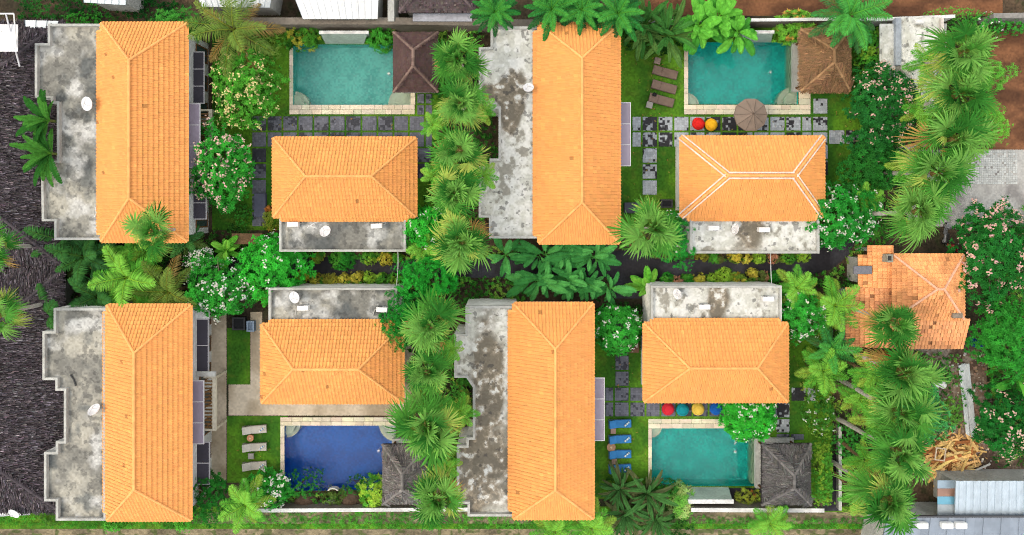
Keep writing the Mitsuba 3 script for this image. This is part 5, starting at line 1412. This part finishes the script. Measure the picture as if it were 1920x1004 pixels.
# --- flowering trees
FG, FGB, FGD = LF(40, 156, 36), LF(36, 180, 30), LF(32, 116, 42)
CREAM, PINK, SNOW = C(250, 236, 170), C(250, 214, 200), C(244, 246, 236)
flower_tree('frangipani with cream yellow blossoms left of the turquoise pool', 458, 165, 58, 62, LF(74, 160, 30), CREAM, 0.4, z=2.4, h=1.8)
flower_tree('frangipani with pale pink blossoms beside the upper left villa', 413, 315, 52, 72, FG, PINK, 0.42, z=2.4, h=1.9)
flower_tree('bright green frangipani with few white blossoms beside the grey roof strip', 512, 497, 52, 54, FGB, SNOW, 0.1, z=2.2, h=1.7, dens=1.2)
flower_tree('frangipani with white blossom clusters at the top of the lower left villa', 408, 548, 60, 46, FG, SNOW, 0.2, z=2.3, h=1.7, bper=7)
flower_tree('small white blossomed frangipani on the lane left of the bird nest fern', 372, 486, 24, 18, FG, SNOW, 0.9, z=1.6, h=1.0, bper=6)
flower_tree('bright green tree with tiny white blossoms right of the first pavilion', 792, 425, 40, 40, FGB, SNOW, 0.12, z=2.5, h=1.6, dens=1.2)
flower_tree('lacy bright green tree over the lane in the centre', 800, 522, 58, 46, LF(20, 160, 34), None, z=2.8, h=1.6, name='lacy_tree', L=0.2, lw=0.045, k=10, dens=1.4)
flower_tree('lacy green tree overlapping the patio pavilion roof corner', 752, 605, 40, 48, LF(20, 138, 34), None, z=3.4, h=1.6, name='lacy_tree', L=0.2, lw=0.045, k=10, dens=1.3)
flower_tree('round frangipani with white blossoms between the lower centre villa and pavilion', 1158, 619, 44, 44, FG, SNOW, 0.22, z=2.1, h=1.9, lump=0.3)
flower_tree('frangipani with white blossoms over the corner of the lower right pool', 1405, 785, 50, 44, FGB, SNOW, 0.12, z=2.3, h=1.8, lump=0.5, dens=1.3)
flower_tree('big frangipani with white blossoms at the lane end by the mortared pavilion', 1580, 408, 60, 60, LF(30, 150, 40), SNOW, 0.2, z=2.5, h=1.9)
flower_tree('dark frangipani with pink blossoms below the clipped hedge, upper right', 1665, 190, 60, 66, FGD, PINK, 0.24, z=2.5, h=2.0)
flower_tree('dark tree with small pink blossoms at the end of the light pavers', 1650, 262, 46, 34, FGD, PINK, 0.14, z=2.2, h=1.6)
flower_tree('large frangipani full of pink blossoms at the right edge', 1872, 480, 70, 86, LF(30, 120, 40), C(250, 206, 196), 0.28, z=3.0, h=2.4, bper=7, bL=0.095)
flower_tree('dark frangipani with pink blossoms at the lower right edge', 1893, 800, 58, 56, LF(26, 112, 36), PINK, 0.25, z=2.4, h=1.9)
flower_tree('white blossomed frangipani beside the lower right pavilion roof', 1505, 592, 38, 42, FG, SNOW, 0.3, z=2.3, h=1.7)
flower_tree('low white blossomed frangipani at the corner of the dark blue pool', 506, 918, 36, 28, FG, SNOW, 0.4, z=1.4, h=1.1, bper=7)
flower_tree('bright lacy tree under the solitary fan palm', 1270, 445, 42, 46, LF(24, 158, 44), SNOW, 0.04, z=2.0, h=1.5, name='lacy_tree', L=0.2, lw=0.05, k=9)
flower_tree('green tree above the lower frangipani at the right edge', 1890, 640, 54, 72, LF(40, 146, 36), None, z=2.6, h=2.0, name='garden_tree')
flower_tree('light green feathery tree at the left side of the brown court, upper', 1868, 140, 30, 26, LF(104, 186, 50), None, z=2.6, h=1.6, name='feathery_tree', L=0.22, lw=0.04, k=9)
flower_tree('light green feathery tree at the left side of the brown court, lower', 1858, 232, 38, 40, LF(112, 190, 44), None, z=2.6, h=1.6, name='feathery_tree', L=0.22, lw=0.04, k=9)
flower_tree('dark green bushy tree below the light pavers, upper right', 1640, 315, 48, 44, LF(36, 120, 36), None, z=2.0, h=1.5, name='garden_tree')
flower_tree('bluish green young tree beside the wood pile', 1742, 785, 34, 40, LF(70, 168, 84), None, z=1.8, h=1.4, name='garden_tree', L=0.3, lw=0.12, k=7, dens=0.8)
flower_tree('bright feathery tree at the foot of the boundary wall, top left', 330, 48, 50, 30, LF(64, 160, 44), None, z=2.2, h=1.5, name='feathery_tree', L=0.22, lw=0.03, k=10)
flower_tree('dark green tree at the lower right corner of the lower left villa', 392, 935, 36, 48, LF(30, 118, 30), None, z=2.2, h=1.5, name='garden_tree', L=0.2, lw=0.05, k=9)
# --- hedges and shrubs
bush('clipped yellow green hedge at the upper right', 1634, 102, 24, 50, 2.0, LF(120, 176, 30), L=0.13, name='hedge', cat='hedge', box=True, dens=2.2, mixcol=LF(70, 160, 30), mixshare=0.5)
bush('clipped yellow green hedge beside the lower right gazebo', 1541, 890, 16, 58, 1.9, LF(124, 170, 34), L=0.13, name='hedge', cat='hedge', box=True, dens=2.4, mixcol=LF(76, 156, 36), mixshare=0.5)
bush('yellow green shrub with white dots right of the lower right lawn', 1545, 785, 30, 44, 1.9, LF(120, 170, 44), mixcol=LF(60, 136, 36), mixshare=0.5, bloom=SNOW, share=0.1)
bush('yellow flecked shrub at the top left of the turquoise pool', 565, 64, 32, 26, 1.4, LF(80, 160, 30), L=0.24, lw=0.07, mixcol=LF(190, 190, 40), mixshare=0.35)
bush('green and cream shrub at the top right of the turquoise pool', 714, 68, 26, 24, 1.3, LF(60, 156, 34), L=0.24, lw=0.09, mixcol=LF(196, 200, 110), mixshare=0.25)
bush('orange and green shrub between the teal pool and the straw gazebo', 1492, 48, 42, 30, 1.6, LF(110, 184, 40), L=0.26, lw=0.1, mixcol=LF(226, 170, 70), mixshare=0.25)
bush('bright yellow green shrub at the corner of the dark blue pool and gazebo', 700, 930, 32, 32, 1.5, LF(160, 206, 36), L=0.24, lw=0.08, mixcol=LF(90, 176, 36), mixshare=0.35, dens=1.3)
bush('dark green shrub at the left foot of the dark blue pool', 560, 915, 42, 22, 2.6, LF(40, 136, 36))
bush('olive tangled shrub around the white planters', 628, 935, 30, 16, 1.2, LF(96, 130, 50), L=0.2)
bush('dark shrub between the shrub and gazebo at the foot of the dark blue pool', 662, 916, 22, 12, 2.4, LF(40, 120, 36))
bush('pale cream variegated shrub right of the dark spiky plants', 1280, 945, 24, 32, 1.6, LF(170, 200, 110), L=0.3, lw=0.09, mixcol=LF(110, 180, 60), mixshare=0.4)
bush('dark green shrub left of the lower right water wall', 1250, 918, 26, 14, 1.5, LF(46, 120, 34))
bush('yellow and red croton beside the lower right gazebo', 1405, 934, 22, 18, 0.9, LF(150, 170, 40), L=0.2, mixcol=LF(190, 110, 50), mixshare=0.3)
bush('small orange flowering shrub at the end of the light pavers', 1638, 272, 16, 11, 0.8, LF(236, 160, 40), mixcol=LF(90, 140, 40), mixshare=0.4)
bush('red leaved shrub below the old house', 1657, 674, 17, 12, 1.1, LF(224, 84, 44), L=0.16)
bush('orange leaved shrub among the central palms', 826, 576, 12, 16, 2.6, LF(214, 110, 50), L=0.16)
bush('weedy green bush along the top wall beside the upper left villa', 160, 38, 46, 14, 1.5, LF(46, 140, 30))
bush('light green creeper on the top wall right of the carport', 1800, 26, 60, 12, 2.2, LF(90, 170, 44), L=0.12)
bush('white dotted green bush at the top right corner of the carport', 1852, 48, 32, 26, 2.0, LF(50, 160, 40), bloom=SNOW, share=0.06)
bush('green bush at the right edge above the brown court', 1905, 48, 26, 16, 1.6, LF(50, 156, 40))
bush('mid green shrub right of the small bean bag pool lawn', 1520, 700, 16, 44, 1.4, LF(84, 150, 40), mixcol=LF(150, 170, 60), mixshare=0.3)
bush('green bush under the trunks of the lower right belt', 1590, 830, 28, 30, 1.4, LF(50, 150, 44))
bush('green shrub left of the first pavilion by the blue grey bench', 452, 405, 16, 22, 1.2, LF(56, 140, 36))
bush('yellow and orange croton at the left corner of the first pavilion', 507, 410, 15, 26, 1.0, LF(140, 160, 36), L=0.22, mixcol=LF(230, 130, 40), mixshare=0.35)
bush('green weeds over the two white tubs', 1766, 705, 22, 18, 0.8, LF(80, 170, 60), L=0.16)
bush('light green shrub beside the metal sheets', 1788, 778, 16, 24, 1.0, LF(110, 180, 60), L=0.18)
bush('dark green shrub at the bottom left corner on the grass', 95, 968, 26, 20, 1.3, LF(80, 130, 44), L=0.18)
bush('bright green shrub on the bottom grass below the lower left villa', 210, 985, 20, 14, 0.9, LF(80, 176, 40), L=0.18)
bush('bright green shrub on the bottom grass right of the lower left villa', 345, 978, 22, 22, 1.2, LF(80, 180, 36), L=0.18)
bush('green shrub among the lower central palms beside the brown stained roof', 868, 745, 26, 44, 2.2, LF(66, 146, 40), L=0.22, mixcol=LF(150, 170, 60), mixshare=0.25)
bush('yellow green shrub under the lowest central palm', 852, 880, 26, 40, 1.6, LF(110, 170, 36), L=0.2, mixcol=LF(60, 130, 36), mixshare=0.4)
# croton rows along the lane
rows = [(566, 518, 12, 'yellow'), (592, 524, 13, 'gold'), (618, 526, 15, 'gold'), (645, 524, 13, 'gold'), (668, 522, 13, 'gold'), (692, 523, 14, 'lime'), (716, 524, 13, 'lime'), (738, 524, 12, 'lime'),
        (594, 484, 11, 'yellow'), (640, 488, 22, 'green'), (690, 484, 14, 'lime'), (722, 485, 14, 'yellow'), (745, 484, 10, 'lime'),
        (1318, 480, 12, 'gold'), (1340, 484, 11, 'green'), (1350, 486, 9, 'pink'), (1380, 484, 12, 'yellow'), (1402, 485, 10, 'gold'), (1425, 485, 12, 'lime'), (1452, 486, 11, 'pink'), (1480, 484, 13, 'lime'), (1508, 480, 13, 'lime'),
        (1252, 524, 13, 'green'), (1270, 528, 11, 'pink'), (1290, 524, 11, 'green'), (1312, 524, 12, 'gold'), (1336, 524, 11, 'lime'), (1360, 518, 17, 'lime'), (1388, 524, 12, 'yellow'), (1412, 512, 10, 'gold'), (1430, 520, 12, 'pink'), (1454, 520, 12, 'green')]
COLS = {'yellow': (LF(200, 190, 40), LF(120, 160, 40)), 'gold': (LF(240, 200, 50), LF(150, 150, 40)), 'lime': (LF(150, 196, 36), LF(80, 160, 36)), 'green': (LF(40, 150, 34), LF(80, 170, 40)), 'pink': (LF(200, 140, 110), LF(110, 130, 60))}
seen = {}
for x, y, r, c in rows:
    side = ('left half of the lane' if x < 800 else 'right half of the lane') + (', upper bed' if y < 505 else ', lower bed')
    seen[(c, side)] = seen.get((c, side), 0) + 1
    order = ('first', 'second', 'third', 'fourth', 'fifth', 'sixth')[seen[(c, side)] - 1]
    bush(f'{order} {c} croton from the left along the {side}', x, y, r, r * 0.85, 0.85, COLS[c][0], L=0.17, lw=0.06, dens=2.2, name='croton', cat='shrub', mixcol=COLS[c][1], mixshare=0.4, group='crotons in the beds along the lane')
# --- ground cover
gc = [LF(40, 104, 28), LF(58, 138, 36), LF(84, 164, 42), LF(126, 174, 54)]
gd = [LF(36, 84, 28), LF(54, 114, 36), LF(90, 134, 46)]
lanebuf = lane.buffer(-0.1)
cover('undergrowth', 'low dark plants between the two left villas', [(115, 450), (360, 450), (440, 420), (470, 430), (480, 480), (440, 480), (350, 480), (350, 560), (200, 575), (115, 600)], 9, gd, avoid=lanebuf)
cover('undergrowth', 'low plants between the upper central palms', [(800, 60), (905, 60), (935, 300), (900, 460), (1000, 470), (1000, 560), (860, 575), (760, 530), (790, 420), (815, 250)], 9, gc, avoid=lanebuf)
cover('undergrowth', 'low plants between the lower central palms', [(765, 560), (880, 575), (870, 950), (760, 950), (800, 900), (805, 830), (772, 780)], 8, gc)
cover('undergrowth', 'low plants in the beds along the right half of the lane', [(1160, 460), (1310, 470), (1300, 490), (1540, 478), (1600, 420), (1640, 450), (1600, 560), (1560, 540), (1480, 545), (1225, 536), (1150, 540)], 9, gc, avoid=lanebuf)
cover('undergrowth', 'low plants in the beds along the left half of the lane', [(465, 474), (800, 474), (800, 540), (465, 540)], 9, gc, avoid=lanebuf)
cover('undergrowth', 'low plants under the upper right palm belt', [(1610, 220), (1690, 215), (1700, 130), (1780, 40), (1850, 60), (1850, 285), (1770, 300), (1690, 430), (1640, 470), (1600, 350)], 9, gc)
cover('undergrowth', 'low plants under the lower right palm belt', [(1535, 560), (1600, 655), (1720, 655), (1720, 700), (1680, 960), (1580, 955), (1577, 800), (1530, 760), (1528, 620)], 11, [LF(40, 96, 26), LF(84, 150, 40), LF(120, 170, 44), LF(150, 150, 60)])
cover('undergrowth', 'low plants along the top wall of the left gardens', [(395, 44), (600, 50), (600, 80), (545, 95), (515, 120), (420, 110), (392, 80)], 9, gc)
cover('undergrowth', 'dark low plants beside the villa between top wall and brown loungers', [(1164, 50), (1285, 45), (1290, 85), (1230, 110), (1170, 95)], 9, gd)
cover('undergrowth', 'low plants at the foot of the dark blue pool', [(470, 900), (530, 905), (720, 915), (720, 953), (420, 953)], 9, gc, avoid=holes)
cover('undergrowth', 'low plants around the dark spiky plants', [(1130, 890), (1280, 915), (1300, 1000), (1150, 1000)], 7, gd)
cover('undergrowth', 'weeds behind the top wall at the left', [(40, -5), (350, -5), (350, 42), (180, 36), (40, 40)], 9, [LF(20, 76, 28), LF(28, 96, 30), LF(44, 120, 40)], L=0.24)
cover('undergrowth', 'plants at the right edge around the flowering trees', [(1820, 420), (1930, 380), (1930, 880), (1880, 860), (1850, 720), (1840, 560)], 9, gc, L=0.26)
cover('undergrowth', 'patchy weeds in the scrap yard', [(1715, 660), (1800, 660), (1805, 800), (1740, 830)], 5, gc)
cover('undergrowth', 'low plants beside the carport and hedge', [(1590, 50), (1650, 45), (1650, 215), (1600, 180)], 9, gd)
cover('undergrowth', 'low plants between the lower centre villa and the white roof strip', [(1112, 555), (1215, 575), (1207, 640), (1180, 600), (1115, 600)], 7, gd)
cover('undergrowth', 'low plants right of the mortared pavilion', [(1552, 345), (1640, 330), (1660, 440), (1570, 450), (1520, 470), (1530, 400)], 9, gc)
cover('long_grass', 'bright strip of long grass along the bottom of the picture', [(-40, 955), (600, 958), (1640, 972), (1640, 990), (620, 990), (360, 982), (360, 990), (-40, 986)], 14, [LF(60, 150, 30), LF(84, 180, 36)], L=0.22, lw=0.03, h=0.15)

q = np.c_[rng.uniform(W(400, 0)[0], W(1640, 0)[0], 1500), rng.uniform(W(0, 935)[1], W(0, 60)[1], 1500)]
ok = shapely.contains_xy(shapely.union_all([RP(*a) for a in ((500, 85, 545, 218), (1163, 95, 1283, 218), (1163, 275, 1275, 375), (1552, 175, 1620, 345), (427, 780, 526, 905), (1113, 650, 1210, 725), (1135, 785, 1214, 900), (1478, 630, 1530, 820), (470, 217, 812, 277), (1184, 218, 1552, 277))]).difference(holes.buffer(0.5)), q[:, 0], q[:, 1])
q = q[ok]
m = MB(); a = rng.uniform(0, 6.28, len(q))
leaves(m, np.c_[q, np.full(len(q), 0.115)], np.c_[np.cos(a), np.sin(a), 0 * a], np.tile([0, 0, 1.0], (len(q), 1)), rng.uniform(0.1, 0.24, len(q)), rng.uniform(0.04, 0.09, len(q)), vary(C(190, 160, 90), len(q), 0.4, 0.2))
put(None, 'fallen_leaves', m.out('m_leaf'), 'dry leaves fallen on the lawns and pavers', 'stuff')
labels['fallen_leaves']['category'] = 'fallen leaves'
